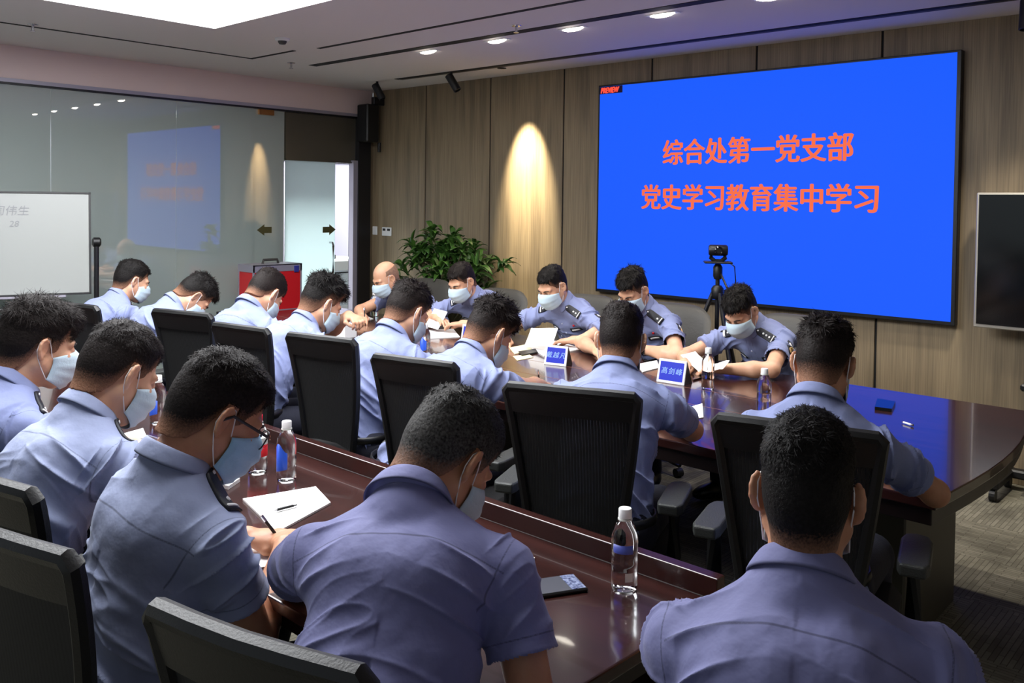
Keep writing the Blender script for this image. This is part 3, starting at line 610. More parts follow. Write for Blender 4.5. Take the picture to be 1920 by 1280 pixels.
def polygonise(prims, h):
    lo = np.min([p.c-p.R for p in prims if p.op == 'add'], 0)-3*h; hi = np.max([p.c+p.R for p in prims if p.op == 'add'], 0)+3*h
    B = 8; nb = np.ceil((hi-lo)/(B*h)).astype(int); rad = B*h*.87
    g = np.stack(np.meshgrid(*[np.arange(n) for n in nb], indexing='ij'), -1).reshape(-1, 3); cen = lo+(g+.5)*B*h-.5*h
    Fc = np.full(len(cen), .5); near = []
    for p in prims:
        dc = np.linalg.norm(cen-p.c, axis=1)-p.R; m = dc < rad*2+p.k+.03 if p.op != 'cut' else np.ones(len(cen), bool)
        d = np.full(len(cen), 9.0); 
        if m.any(): d[m] = p.fn(cen[m])
        near.append(d)
        Fc = combine(Fc, d, p.k, p.op) if p.op == 'cut' else np.where(m, combine(Fc, d, p.k, p.op), Fc)
    act = np.abs(Fc) < rad+.012; gi = g[act]; ca = cen[act]
    off = (np.stack(np.meshgrid(*[np.arange(B)]*3, indexing='ij'), -1).reshape(-1, 3)+.5)*h-B*h/2
    P = ca[:, None, :]+off[None]; F = np.full(P.shape[:2], .1)
    for p, d in zip(prims, near):
        da = d[act]
        m = np.ones(len(da), bool) if p.op == 'cut' else da < rad*2+p.k+.01
        if m.any(): F[m] = combine(F[m], p.fn(P[m]), p.k, p.op)
    V = np.where(Fc < 0, -1., 1.).astype(np.float32).reshape(nb)
    V = np.repeat(np.repeat(np.repeat(V, B, 0), B, 1), B, 2)
    V6 = V.reshape(nb[0], B, nb[1], B, nb[2], B)
    V6[gi[:, 0], :, gi[:, 1], :, gi[:, 2], :] = F.reshape(-1, B, B, B).astype(np.float32)
    V = V6.reshape(nb*B); org = lo
    V[0] = V[-1] = 1; V[:, 0] = V[:, -1] = 1; V[:, :, 0] = V[:, :, -1] = 1
    S = V < 0; sh = S.shape
    c8 = [(dx, dy, dz) for dx in (0, 1) for dy in (0, 1) for dz in (0, 1)]
    sl = lambda A, d: A[d[0]:sh[0]-1+d[0], d[1]:sh[1]-1+d[1], d[2]:sh[2]-1+d[2]]
    anyS = np.zeros((sh[0]-1, sh[1]-1, sh[2]-1), bool); allS = np.ones_like(anyS)
    for d in c8: s_ = sl(S, d); anyS |= s_; allS &= s_
    idx = np.argwhere(anyS & ~allS); N = len(idx)
    val = np.stack([V[idx[:, 0]+d[0], idx[:, 1]+d[1], idx[:, 2]+d[2]] for d in c8], 1)
    acc = np.zeros((N, 3)); cnt = np.zeros(N); ci = {d: i for i, d in enumerate(c8)}
    for d in c8:
        for ax in range(3):
            if d[ax] == 0:
                e2 = list(d); e2[ax] = 1; a = val[:, ci[d]]; b = val[:, ci[tuple(e2)]]; m = (a < 0) != (b < 0)
                t = np.where(m, a/(a-b+1e-20), 0); q = np.tile(np.array(d, float), (N, 1)); q[:, ax] = t
                acc += q*m[:, None]; cnt += m
    verts = org+(idx+acc/cnt[:, None]+.5)*h
    ID = np.full(anyS.shape, -1, np.int32); ID[idx[:, 0], idx[:, 1], idx[:, 2]] = np.arange(N)
    faces = []
    for ax in range(3):
        b, c = (ax+1) % 3, (ax+2) % 3
        s0 = [slice(None)]*3; s1 = [slice(None)]*3; s0[ax] = slice(0, -1); s1[ax] = slice(1, None)
        A, Bq = S[tuple(s0)], S[tuple(s1)]
        for flip, mm in ((False, A & ~Bq), (True, ~A & Bq)):
            e = np.argwhere(mm); e = e[(e[:, b] > 0) & (e[:, c] > 0) & (e[:, b] < sh[b]-1) & (e[:, c] < sh[c]-1)]
            q = []
            for (db, dc) in ((-1, -1), (0, -1), (0, 0), (-1, 0)):
                k = e.copy(); k[:, b] += db; k[:, c] += dc; q.append(ID[k[:, 0], k[:, 1], k[:, 2]])
            q = np.stack(q, 1); faces.append(q[:, ::-1] if flip else q)
    Fq = np.vstack(faces); Fq = Fq[(Fq >= 0).all(1)]
    return verts, Fq
def vnormals(v, f):
    a = v[f[:, 2]]-v[f[:, 0]]; b = v[f[:, 3]]-v[f[:, 1]]; n = np.cross(a, b); N = np.zeros_like(v)
    for i in range(4):
        for ax in range(3): N[:, ax] += np.bincount(f[:, i], n[:, ax], len(v))
    return N/(np.linalg.norm(N, axis=1)[:, None]+1e-12)
def relax(v, f, n=1):
    for _ in range(n):
        s = np.zeros_like(v); c = np.zeros(len(v))
        for i in range(4):
            j = f[:, i]
            for k in ((i+1) % 4, (i+3) % 4):
                for ax in range(3): s[:, ax] += np.bincount(j, v[f[:, k], ax], len(v))
                c += np.bincount(j, minlength=len(v))
        v = v*.5+.5*s/np.maximum(c, 1)[:, None]
    return v

def rotm(fwd, upish):
    Y = nrm(fwd); X = nrm(np.cross(Y, upish)); Z = np.cross(X, Y); return np.array([X, Y, Z])
HS = 1.07  # head scale
def head_prims(Hc, A, big=1.0, wx=.93):
    S = HS*big; VX = np.array([wx, 1, 1])
    L = lambda x, y, z: Hc+(np.array([x, y, z])*VX*S)@A
    e = lambda c, r, k=.02, op='add', AA=None: ell(L(*c), A if AA is None else AA, np.array(r)*VX*S, k, op)
    P = [e((0, -.014, .030), (.070, .093, .083)), e((0, .028, -.03), (.060, .060, .075), .03),
         cone(L(0, .040, -.080), L(0, .060, -.094), .030*S, .020*S, .02)]
    for s in (-1, 1):
        P += [cone(L(s*.050, .0, -.045), L(s*.022, .058, -.092), .020*S, .016*S, .025), e((s*.040, .064, -.022), (.020, .018, .018), .02),
              cone(L(s*.012, .082, .022), L(s*.045, .068, .020), .0085*S, .009*S, .012)]
    P += [cone(L(0, .082, .014), L(0, .103, -.026), .0065*S, .0115*S, .012), e((-.010, .094, -.029), (.0085, .010, .007), .006), e((.010, .094, -.029), (.0085, .010, .007), .006),
          e((0, .083, -.052), (.026, .014, .014), .012)]
    for s in (-1, 1):
        P += [e((s*.031, .090, .003), (.015, .012, .010), .008, 'sub'), e((s*.031, .0755, .002), (.0135, .0125, .0115), .004)]
        # ear: plate with rim, lobe and a hollow
        th = .52
        ax = np.array([[math.cos(th), s*math.sin(th)*1.0, 0], [-s*math.sin(th), math.cos(th), 0], [0, 0, 1]])
        EA = np.array([ax[0], ax[1], ax[2]])@A  # thin axis = local x turned backwards
        ec = L(s*.0775, -.012, -.004)
        P += [ell(ec, EA, np.array([.006, .0165, .0265])*S, .006)]
        q = lambda y, z, x=0.: ec+(np.array([x, y, z])*S)@EA
        rim = [(-.002, .027), (-.011, .022), (-.016, .011), (-.016, -.004), (-.011, -.016), (-.004, -.024)]
        rim = [(.009, .020)]+rim
        for (y0, z0), (y1, z1) in zip(rim[:-1], rim[1:]): P.append(cone(q(y0, z0, s*.004), q(y1, z1, s*.004), .0042*S, .0042*S, .003))
        P.append(cone(q(-.002, -.024), q(.004, -.027), .0055*S, .0055*S, .004))
        P.append(ell(q(.002, -.001, s*.009), EA, np.array([.0095, .0105, .0165])*S, .003, 'sub'))
    return P, L
def hair_prim(Hc, A, style, big=1.0, wx=.93):
    S = HS*big
    top, side, front, tuft = {'short': (.014, .0045, .066, .003), 'crew': (.017, .005, .064, .0022), 'long': (.030, .0045, .058, .006), 'mid': (.021, .0055, .064, .0045), 'bald': (.0012, .0025, .30, 0), 'fringe': (.028, .009, .036, .003)}[style]
    def fn(p):
        q = ((p-Hc)@A.T)/(S*np.array([wx, 1, 1])); x, y, z = q[..., 0], q[..., 1], q[..., 2]
        uz = (z-.03)/(np.sqrt(x*x+(y+.014)**2+(z-.03)**2)+1e-6)
        t = side+(top-side)*np.clip((uz-.15)/.6, 0, 1)
        t = t+np.clip((y-.02)/.06, 0, 1)*np.clip((z-.05)/.03, 0, 1)*(top-side)*.5
        # taper to the nape and over the ears
        t = t*np.clip(.25+(z+.065)/.08, .22, 1)
        n = vnoise(q*np.array([95., 60, 60])+3)*tuft*np.clip((z-.03)/.05, .12, 1)+vnoise(q*np.array([38., 24, 24])+9)*tuft*.9*np.clip((z-.03)/.05, .05, 1)
        r = np.array([.070, .093, .083]); c = np.array([0, -.014, .030]); u = q-c
        k0 = np.linalg.norm(u/r, axis=-1); k1 = np.linalg.norm(u/(r*r), axis=-1)+1e-9; d = k0*(k0-1)/k1-t-n
        # back of the neck follows the nape
        a, b = np.array([0, -.045, -.02]), np.array([0, -.040, -.085]); ab = b-a; tt = np.clip((q-a)@ab/(ab@ab), 0, 1)
        dn = np.linalg.norm((q-a-tt[..., None]*ab)*np.array([.95, 1, 1]), axis=-1)-.0512-t*.3
        hk = np.clip(.035-np.abs(d-dn), 0, None)/.035; d = np.where(y < .0, np.minimum(d, dn)-hk*hk*.035*.25*np.clip((.0-y)/.02, 0, 1), d)
        line = np.interp(y, [-.12, -.075, -.050, -.034, -.026, -.020, .006, .012, .026, .034, .05, .066, .085, .12], [-.080, -.078, -.064, -.038, .000, .028, .032, -.016, -.020, .022, .040, front, front+.004, front])
        if style == 'bald': line = np.interp(y, [-.12, -.05, -.03, .0, .02, .03, .04], [-.07, -.06, .0, .03, .03, .2, .3]); d = np.maximum(d, z-.055-np.abs(x)*.1)
        jag = vnoise(q*np.array([160., 160, 60]))*.003
        return np.maximum(d, (line+jag-z)*.8)*S*.95
    return Prim(fn, Hc, .15*S)
def strands(v, f, Hc, A, n, L, w_, rng, lift=.25, fl=0):
    N = vnormals(v, f); q = (v-Hc)@A.T; cand = np.where(q[:, 2] > -.02)[0]
    pk = rng.choice(cand, n); p = v[pk]; nn = N[pk]; ql = q[pk]
    whorl = np.array([.012, -.055, .10]); fl_ = ql-whorl; fl_[:, 1] += fl
    d = fl_@A; d += rng.normal(0, .035, d.shape); d -= nn*np.sum(d*nn, 1)[:, None]; d /= np.linalg.norm(d, axis=1)[:, None]+1e-9
    lf = lift*(1+.5*rng.random(n))[:, None]*np.clip((ql[:, 2:3]-.02)/.07, .04, 1)
    l = L*(.5+rng.random(n))[:, None]*np.clip((ql[:, 2:3]-.0)/.09, .2, 1); sd = np.cross(d, nn)*w_
    m1 = p+(d+nn*lf)*l*.55; m2 = m1+(d*.98+nn*lf*.2)*l*.45; b = p-nn*.002
    vs = np.stack([b-sd, b+sd, m1-sd*.8, m1+sd*.8, m2], 1).reshape(-1, 3); i = np.arange(n)*5
    return vs, np.stack([i, i+1, i+3, i+2], 1), np.stack([i+2, i+3, i+4], 1)
def mk_hair(name, v, f, sv, s4, s3, m, parent, dens):
    V = np.vstack([v, sv]); off = len(v); F = [tuple(q) for q in f]+[tuple(q) for q in (s4+off)]+[tuple(q) for q in (s3+off)]
    o = mk(name, V, F, m, parent, True)
    a = o.data.attributes.new('hair_cover', 'FLOAT', 'POINT'); a.data.foreach_set('value', dens.astype(np.float32)); return o
def patch(bvh, c, nd, ud, w_, h_, m, name, parent, shape='rect', th=.0025, off=.0012, n=(10, 8)):
    nd = nrm(nd); X = nrm(np.cross(ud, nd)); Y = np.cross(nd, X); top = []; nx, ny = n
    for j in range(ny+1):
        v = -1+2*j/ny
        sx = 1.0
        if shape == 'oval': sx = math.sqrt(max(.0, 1-(v*.97)**2))
        if shape == 'hex': sx = 1-.25*abs(v)
        if shape == 'shield': sx = 1.0 if v > -.1 else max(.06, math.cos((v+.1)/.9*1.45))
        if shape == 'epaulette': sx = 1.0 if v < .72 else max(.12, 1-(v-.72)/.28*.85)
        if shape == 'disc': sx = math.sqrt(max(.0, 1-(v*.99)**2))
        for i in range(nx+1):
            u = (-1+2*i/nx)*sx; p = c+X*u*w_/2+Y*v*h_/2
            hit = bvh.ray_cast(Vector(p+nd*.12), Vector(-nd), .26)
            top.append(np.array(hit[0])+nd*(off+th) if hit[0] is not None else None)
    good = [t for t in top if t is not None]
    if len(good) < len(top)*.6: return None
    mean = np.mean([t@nd for t in good]); pts = []
    for k, t in enumerate(top):
        if t is None or abs(t@nd-mean) > .03:
            j, i = divmod(k, nx+1); v = -1+2*j/ny; p = c+X*(-1+2*i/nx)*.5*w_+Y*v*h_/2; t = p+nd*(mean-p@nd)
        pts.append(t)
    pts = np.array(pts); W = nx+1; K = len(pts); V = np.vstack([pts, pts-nd*(th+off+.001)]); F = []
    for j in range(ny):
        for i in range(nx): a = j*W+i; F.append((a, a+1, a+W+1, a+W)); F.append((K+a, K+a+W, K+a+W+1, K+a+1))
    for i in range(nx): a = i; F.append((a, K+a, K+a+1, a+1)); a = ny*W+i; F.append((a, a+1, K+a+1, K+a))
    for j in range(ny): a = j*W; F.append((a, a+W, K+a+W, K+a)); a = j*W+nx; F.append((a, K+a, K+a+W, a+W))
    return mk(name, V, F, m, parent, True)

def person(label, head, face, hyaw=0, pitch=30, hroll=0, wr=None, wl=None, er=None, el=None, hair='short', hairm='hair', skin='skin', shirt='shirt', mask='maskblue', width=1.0, h=.005, sleeve=.60,
           badges=False, rank=1, glasses=False, nst=2500, hroll_=0, lateral=0, curl=(.6, .6), watch=False, eyes=False, sleeve_end=None, big=1.0, seed=0, neckfwd=0, zoff=0, epaul=True, wx=.93, tilt=0, fix=(), fold=1.0):
    rng = np.random.default_rng(seed+11); th = math.radians(face); Fd = np.array([-math.sin(th), math.cos(th), 0]); Rt = np.array([math.cos(th), math.sin(th), 0]); Zu = np.array([0, 0, 1.])
    Hc = at_depth(*head)+np.array([0, 0, zoff]); hy = math.radians(face+hyaw); hf = np.array([-math.sin(hy), math.cos(hy), 0]); p_ = math.radians(pitch)
    hfw = hf*math.cos(p_)-Zu*math.sin(p_); hup = Zu*math.cos(p_)+hf*math.sin(p_); hr = np.cross(hfw, hup); r_ = math.radians(hroll)
    hup = hup*math.cos(r_)+hr*math.sin(r_); A = rotm(hfw, hup); S = HS*big
    lean = math.radians(20)
    for _ in range(6):
        ta = .55*lean+.42*p_+math.radians(neckfwd); nd = Zu*math.cos(ta)+Fd*math.sin(ta)*.6+hf*math.sin(ta)*.4; nd = nrm(nd)
        base = Hc+np.array([0, -.030, -.060])@A*S; N = base-nd*.072
        SP = .53; dz = min(N[2]-.58, SP*.985); lean = math.acos(max(.2, dz/SP))
    back = math.sqrt(max(0, SP*SP-dz*dz)); P = N-Fd*back+Rt*lateral; P[2] = .58
    for cl_, ca_ in CHAIRS:   # keep the hips in front of the backrest
        cf = np.array([-math.sin(ca_), math.cos(ca_), 0]); cr_ = np.array([math.cos(ca_), math.sin(ca_), 0]); r0 = P-cl_
        if abs(r0@cr_) < .3 and abs(r0@cf) < .35 and cf@Fd > .5:
            lim = -.075; 
            if r0@cf < lim: P = P+cf*(lim-r0@cf)
    # spine curve
    C1 = P+Zu*.22+(N-P)*np.array([1, 1, 0])*.22; bez = lambda t: (1-t)**2*P+2*t*(1-t)*C1+t*t*N
    tan = lambda t: nrm(2*(1-t)*(C1-P)+2*t*(N-C1))
    W_ = width; TN = tan(1.0); FN = nrm(np.cross(TN, Rt)) if False else nrm(np.cross(TN, Rt)*-1); 
    FN = nrm(Fd-TN*(Fd@TN)); Rl = np.cross(FN, TN)
    sh = {}; sw = .183*W_
    for s, wt in ((1, wr), (-1, wl)):
        Sx = N-TN*(.100+tilt*s)+Rl*s*sw+FN*.015
        if wt is None: wt = P+Fd*.45+Rl*s*.12; wt[2] = .80
        wt = np.array(wt, float); Sx = Sx+nrm(wt-Sx)*.028; sh[s] = (Sx, wt)
    arms = {}
    for s, eh in ((1, er), (-1, el)):
        Sx, wt = sh[s]; L1, L2 = .295*W_**.3, .255; d = wt-Sx; D = np.linalg.norm(d)
        if D > (L1+L2)*.985: wt = Sx+d/D*(L1+L2)*.985; d = wt-Sx; D = np.linalg.norm(d)
        a = (L1*L1-L2*L2+D*D)/(2*D); hh = math.sqrt(max(1e-6, L1*L1-a*a)); dd = d/D
        hint = (np.array(eh, float)-Sx) if eh is not None else (Rl*s*.5-Zu*1.0-Fd*.15)
        hint = nrm(hint-dd*(hint@dd)); E = Sx+dd*a+hint*hh
        over = lambda q: ((-6.1 < q[0] < -.84 and 2.80 < q[1] < 4.45) or (-8 < q[0] < -.97 and 1.04 < q[1] < 1.8))
        if E[2] < .795 and over(E):   # an elbow above the table rests on it
            o1 = hint; o2 = np.cross(dd, hint); best = None
            for k in range(-30, 31):
                an = math.radians(k*4); q = Sx+dd*a+(o1*math.cos(an)+o2*math.sin(an))*hh
                if (q[2] >= .795 or not over(q)) and (best is None or abs(k) < best[0]): best = (abs(k), q)
            if best: E = best[1]
        if s in fix:   # the elbow's own place is known
            E = Sx+nrm(np.array(eh, float)-Sx)*L1; wt = E+nrm(sh[s][1]-E)*L2
        arms[s] = (Sx, E, wt)
    def torso(inf, k=.05):
        L = []
        for t, rx, ry, rz in ((.02, .158, .120, .10), (.28, .142, .108, .12), (.52, .150, .112, .12), (.74, .150, .108, .10)):
            T = tan(t); Ff = nrm(Fd-T*(Fd@T)); X = np.cross(Ff, T); c = bez(t)+Ff*(.0 if t < .6 else -.004)
            L.append(ell(c, np.array([X, Ff, T]), np.array([rx*W_+inf, ry*W_**.8+inf, rz+inf]), k))
        for s in (-1, 1):
            Sx = arms[s][0]
            L.append(cone(bez(.80)+Rl*s*.06, Sx-TN*.015-Rl*s*.018, .082+inf, .050+inf, k)); L.append(cone(N-TN*.010, Sx-Rl*s*.035+TN*.004, .054+inf, .046+inf, .045))
        return L
    prim = torso(-.006)
    hp, Lh = head_prims(Hc, A, big, wx); prim = prim+[cone(base+np.array([0, .012, .01])@A*S, N+TN*.0, .052*S, .056*W_, .03)]+hp
    for s, cv in ((1, curl[0]), (-1, curl[1])):
        Sx, E, Wt = arms[s]; prim += [cone(Sx, E, .047*W_, .039, .03), cone(E, E+(Wt-E)*.35, .040, .041*W_**.5, .02), cone(E+(Wt-E)*.35, Wt, .041*W_**.5, .026, .02)]
        # hand
        hd = nrm(Wt-E); hd = nrm(hd*np.array([1, 1, .35])+Fd*.0); up = nrm(Zu-hd*(Zu@hd)); sd = np.cross(hd, up)*s  # sd points to the little-finger side
        hd2 = nrm(hd-up*.25*cv); up2 = nrm(np.cross(sd*s, hd2))
        if up2@up < 0: up2 = -up2
        pc = Wt+hd2*.045; prim.append(ell(pc, np.array([sd, hd2, up2]), (.040, .052, .0165), .02))
        for k, (o, ln) in enumerate(((-.027, .070), (-.009, .078), (.009, .073), (.026, .058))):
            b0 = Wt+hd2*.078+sd*o+up2*.002; dr = nrm(hd2+sd*o*3.5); an = 0; q = b0
            for seg, (fr, rr) in enumerate(((.45, .0090), (.30, .0082), (.25, .0075))):
                an += cv*(.35, .75, .55)[seg]; dv = dr*math.cos(an)-up2*math.sin(an); q2 = q+dv*ln*fr; prim.append(cone(q, q2, rr, rr*.93, .0045 if seg else .010)); q = q2
        b0 = Wt+hd2*.022-sd*.026-up2*.004; b1 = b0+hd2*.030-sd*.020-up2*.008*(1+cv); b2 = b1+nrm(hd2+sd*(.25+.5*cv)-up2*.5*cv)*.028; b3 = b2+nrm(hd2+sd*(.4+.5*cv)-up2*.3*cv)*.024
        prim += [cone(b0, b1, .0125, .0105, .015), cone(b1, b2, .0102, .0092, .005), cone(b2, b3, .0092, .0078, .004)]
        arms[s] = (Sx, E, Wt, hd2, up2, sd, b3)
    root = empty('person', (P[0], P[1], 0), label=label, cat='person'); par = root
    inv = Matrix.Translation((-P[0], -P[1], 0)); inv_n = np.array([P[0], P[1], 0])
    v, f = polygonise(prim, h); v = relax(v, f, 1); mk('body', v-inv_n, f, M[skin], par, True)
    # shirt
    CA0 = nrm(TN*.6+nrm(base-N)*.4)
    sp = torso(.008)+[cone(N-TN*.02, N+nrm(base-N)*.05, .062*W_, .057*W_, .03)]
    for s in (-1, 1):
        Sx, E = arms[s][:2]; e2 = Sx+(E-Sx)*(sleeve if sleeve_end is None else sleeve_end[s]); sp.append(cone(Sx, e2, .051*W_, .063*W_**.5, .035, cut=0.0))
    Tb = tan(.02); cut = lambda p: (P-np.array([0, 0, .02])-p)@Tb
    sp.append(Prim(cut, P, 5, .01, 'cut'))
    def neckcut(p):  # keeps the cloth below the collar line
        return (p-(N+CA0*.030))@CA0
    sp.append(Prim(neckcut, N, 5, .01, 'cut'))
    sv, sf = polygonise(sp, h); sv = relax(sv, sf, 1); sn = vnormals(sv, sf)
    rel = sv-N; lx = rel@Rl; ly = rel@FN; lz = rel@TN; ax_ = np.abs(lx)
    dn_ = -lz; sgn = np.sign(lx)
    # folds: drag lines from the armpits, wrapped folds near the waist, sleeve creases
    q1 = np.stack([(lx*.35*sgn+lz*1.0)*17, (ax_-lz*.35)*3.5+sgn*7, ly*5], 1)+rng.random(3)*50
    n1 = (1-np.abs(vnoise(q1)))**5*1.7-.45
    q2 = np.stack([(lz*1.0+ly*.6)*26, lx*5, ly*5], 1)+rng.random(3)*50; n2 = (1-np.abs(vnoise(q2)))**5*1.7-.45
    q3 = np.stack([lx*16+lz*3, lz*3.2, ly*3], 1)+rng.random(3)*50; n3 = vnoise(q3)
    q4 = rel*33+rng.random(3)*50; n4 = vnoise(q4)
    arm = np.clip((ax_-.15*W_)/.04, 0, 1); low = np.clip((dn_-.14)/.2, 0, 1)
    q5 = np.zeros_like(q1)
    for s in (-1, 1):
        Sx, E = arms[s][:2]; ad = nrm(E-Sx); al = (sv-Sx)@ad; m = (lx*s > 0); o_ = np.cross(ad, Fd); an = (sv-Sx)@nrm(o_)
        q5[m] = np.stack([(al+an*.7)*26+s*5, an*6, ly*5], 1)[m]
    n5 = (1-np.abs(vnoise(q5+rng.random(3)*40)))**5*1.7-.45
    disp = (.015*n1*np.clip(.12+low*.7+np.clip((ax_-.06)/.09, 0, 1)*.7, 0, 1)+.014*n2*low+.010*n3*np.clip(dn_/.12, 0, 1))*(1-arm)+arm*.012*n5+.003*n4; disp = disp*fold; disp = np.where(disp < 0, disp*.55, disp); disp = np.clip(disp, -.007, .016)
    disp *= np.clip((dn_+.05)/.07, .05, 1)
    for s in (-1, 1):
        Sx, E = arms[s][:2]; ad = nrm(E-Sx); e2 = Sx+(E-Sx)*(sleeve if sleeve_end is None else sleeve_end[s]); m = (np.linalg.norm(sv-e2, axis=1) < .10)&(lx*s > .05)
        disp = np.where(m, disp*np.clip(np.abs((sv-e2)@ad)/.04-.1, .1, 1), disp)
    sv2 = sv+sn*disp[:, None]
    # openings
    fn_ = np.cross(sv[sf[:, 2]]-sv[sf[:, 0]], sv[sf[:, 3]]-sv[sf[:, 1]]); fn_ /= np.linalg.norm(fn_, axis=1)[:, None]+1e-12
    fc = sv[sf].mean(1); keep = np.ones(len(sf), bool); seam = np.full(len(sv), .05)
    for s in (-1, 1):
        Sx, E = arms[s][:2]; ad = nrm(E-Sx); e2 = Sx+(E-Sx)*(sleeve if sleeve_end is None else sleeve_end[s]); al = (fc-e2)@ad
        keep &= ~((al > -h*.7) & (np.linalg.norm(fc-e2, axis=1) < .075*W_) & (fn_@ad > .55))
        av = (sv-e2)@ad; nearv = (np.linalg.norm(sv-e2-ad*av[:, None], axis=1) < .11)&(lx*s > .1)
        seam = np.where(nearv, np.minimum(seam, np.abs(av+.028)), seam)
        nd_ = nrm(Rl*s*1.0-TN*.12+ad*.35); am = (sv-(Sx-Rl*s*.004))@nd_; near2 = (np.linalg.norm(sv-Sx, axis=1) < .13)
        seam = np.where(near2, np.minimum(seam, np.abs(am)), seam)
        inflate = np.clip(1-np.abs(av)/.02, 0, 1)*nearv; sv2 = sv2+sn*(inflate*.003)[:, None]
    keep &= ~(((fc-(N+CA0*.030))@CA0 > -h*.55) & (np.linalg.norm(fc-N, axis=1) < .12))
    yoke = dn_-.085-.03*(ax_/.18)**2; seam = np.where((ly < .02) & (ax_ < .19*W_), np.minimum(seam, np.abs(yoke)*.8), seam)
    seam = np.where((ly > .03) & (dn_ > .03), np.minimum(seam, np.abs(ax_-.017)*.9), seam)
    so = mk('shirt', sv2-inv_n, sf[keep], M[shirt], par, True)
    at_ = so.data.attributes.new('seam', 'FLOAT', 'POINT'); at_.data.foreach_set('value', seam.astype(np.float32))
    bvh = BVHTree.FromPolygons([tuple(p) for p in sv2], [tuple(int(i) for i in q) for q in sf])
    # collar
    cb_ = []; na = 28; prof = [(-.002, -.018), (-.002, .018), (-.003, .031), (.001, .0335), (.007, .022), (.0165, -.006), (.0135, -.008), (.003, .010)]
    CA = CA0; CF = nrm(Fd-CA*(Fd@CA)); CR = np.cross(CF, CA); cc = N+CA*.026
    for i in range(na+1):
        t = math.radians(-158+316*i/na); fr = (1-math.cos(t))/2
        dv = CR*math.sin(t)-CF*math.cos(t)
        for (ro, z) in prof:
            z2 = z*(1-.25*fr) - .022*fr - (.030*max(0, (fr-.8)/.2) if ro > .01 else 0)
            rr = .0595*S*.97*(1+.06*abs(math.cos(t)))*W_**.8+ro*(1+1.2*fr)
            cb_.append(cc+dv*rr+CA*z2)
    K = len(prof); F = []
    for i in range(na):
        for j in range(K): F.append((i*K+j, i*K+(j+1) % K, (i+1)*K+(j+1) % K, (i+1)*K+j))
    F += [tuple(range(K))[::-1], tuple(na*K+j for j in range(K))]
    co = mk('collar', np.array(cb_)-inv_n, F, M[shirt], par, True); a2 = co.data.attributes.new('seam', 'FLOAT', 'POINT'); a2.data.foreach_set('value', np.array([.006, .012, .012, .012, .008, .0012, 0., .003]*(na+1), np.float32))  # edge stitch, darkened to paint in the shade line beneath the collar
    sb_ = co.modifiers.new('subdivision', 'SUBSURF'); sb_.levels = 1; sb_.render_levels = 1
    # trousers, belt, shoes
    tp = [ell(P+Zu*-.01, np.array([Rt, Fd, Zu]), (.172*W_, .135, .105), .03)]; shoes = []
    for s in (-1, 1):
        hp_ = P+Rt*s*.088-Zu*.015; kn = hp_+Fd*.40+Rt*s*.05; kn[2] = .53; an = kn+Fd*(-.04)+Rt*s*.01; an[2] = .10
        tp += [cone(hp_, kn, .088, .064, .03), cone(kn, an, .062, .052, .02)]
        fd = nrm(Fd+Rt*s*.15); shoes.append((an, fd))
    tv_, tf_ = polygonise(tp, .010); mk('trousers', tv_-inv_n, tf_, M['trousers'], par, True)
    bl = []; 
    for i in range(24): t = 2*math.pi*i/24; bl.append(P+Zu*.045+Rt*math.cos(t)*(.168*W_+.012)+Fd*math.sin(t)*(.128+.012)-inv_n)
    MB().tube(bl, .006, 6, closed=True, flat=2.8).build('belt', M['belt'], par, smooth=True)
    for an, fd in shoes:
        a0 = an.copy(); a0[2] = .045; sx = np.cross(fd, Zu)
        q = polygonise([ell(a0+fd*.07, np.array([sx, fd, Zu]), (.046, .135, .045), .02), cone(a0-Zu*0+Zu*.05, a0, .045, .045, .03), Prim(lambda p: .0-p[..., 2]+.001, a0, 5, .01, 'cut')], .012)
        mk('shoe', q[0]-inv_n, q[1], M['shoe'], par, True)
    # hair
    hh_ = max(.0032, h*.8); hv, hf_ = polygonise([hair_prim(Hc, A, hair, big, wx)], hh_)
    if hair == 'bald': mk('hair', hv-inv_n, hf_, M['stubble'], par, True)
    else:
        Lst = {'long': .034, 'fringe': .036, 'mid': .026}.get(hair, .017)
        a_, b_, c_ = strands(hv, hf_, Hc, A, nst, Lst, .0009 if h < .0045 else .0014, rng, {'long': .2, 'mid': .2, 'fringe': .07}.get(hair, .15))
        allv = np.vstack([hv, a_]); ql = (allv-Hc)@A.T/S; ln = np.interp(ql[:, 1], [-.12, -.075, -.05, -.034, -.02, .03, .05, .12], [-.080, -.078, -.064, -.038, -.012, -.012, .03, -.2])
        mk_hair('hair', hv-inv_n, hf_, a_-inv_n, b_, c_, M[hairm], par, np.clip((ql[:, 2]-ln)/{'long': .10, 'mid': .085, 'short': .075, 'fringe': .06}.get(hair, .065), 0, 1))
    # eyebrows and eyes
    for s in (-1, 1):
        MB().tube([Lh(s*.015, .091, .019)-inv_n, Lh(s*.030, .0885, .0245)-inv_n, Lh(s*.048, .0765, .019)-inv_n], [.0022, .003, .0015], 6, flat=1.3).build('eyebrow', M['brow'], par, smooth=True)
        MB().tube([Lh(s*.019, .0868, -.003)-inv_n, Lh(s*.031, .0885, -.0065)-inv_n, Lh(s*.044, .0815, -.003)-inv_n], [.0011, .0015, .001], 5).build('eyelashes', M['lash'], par, smooth=True)
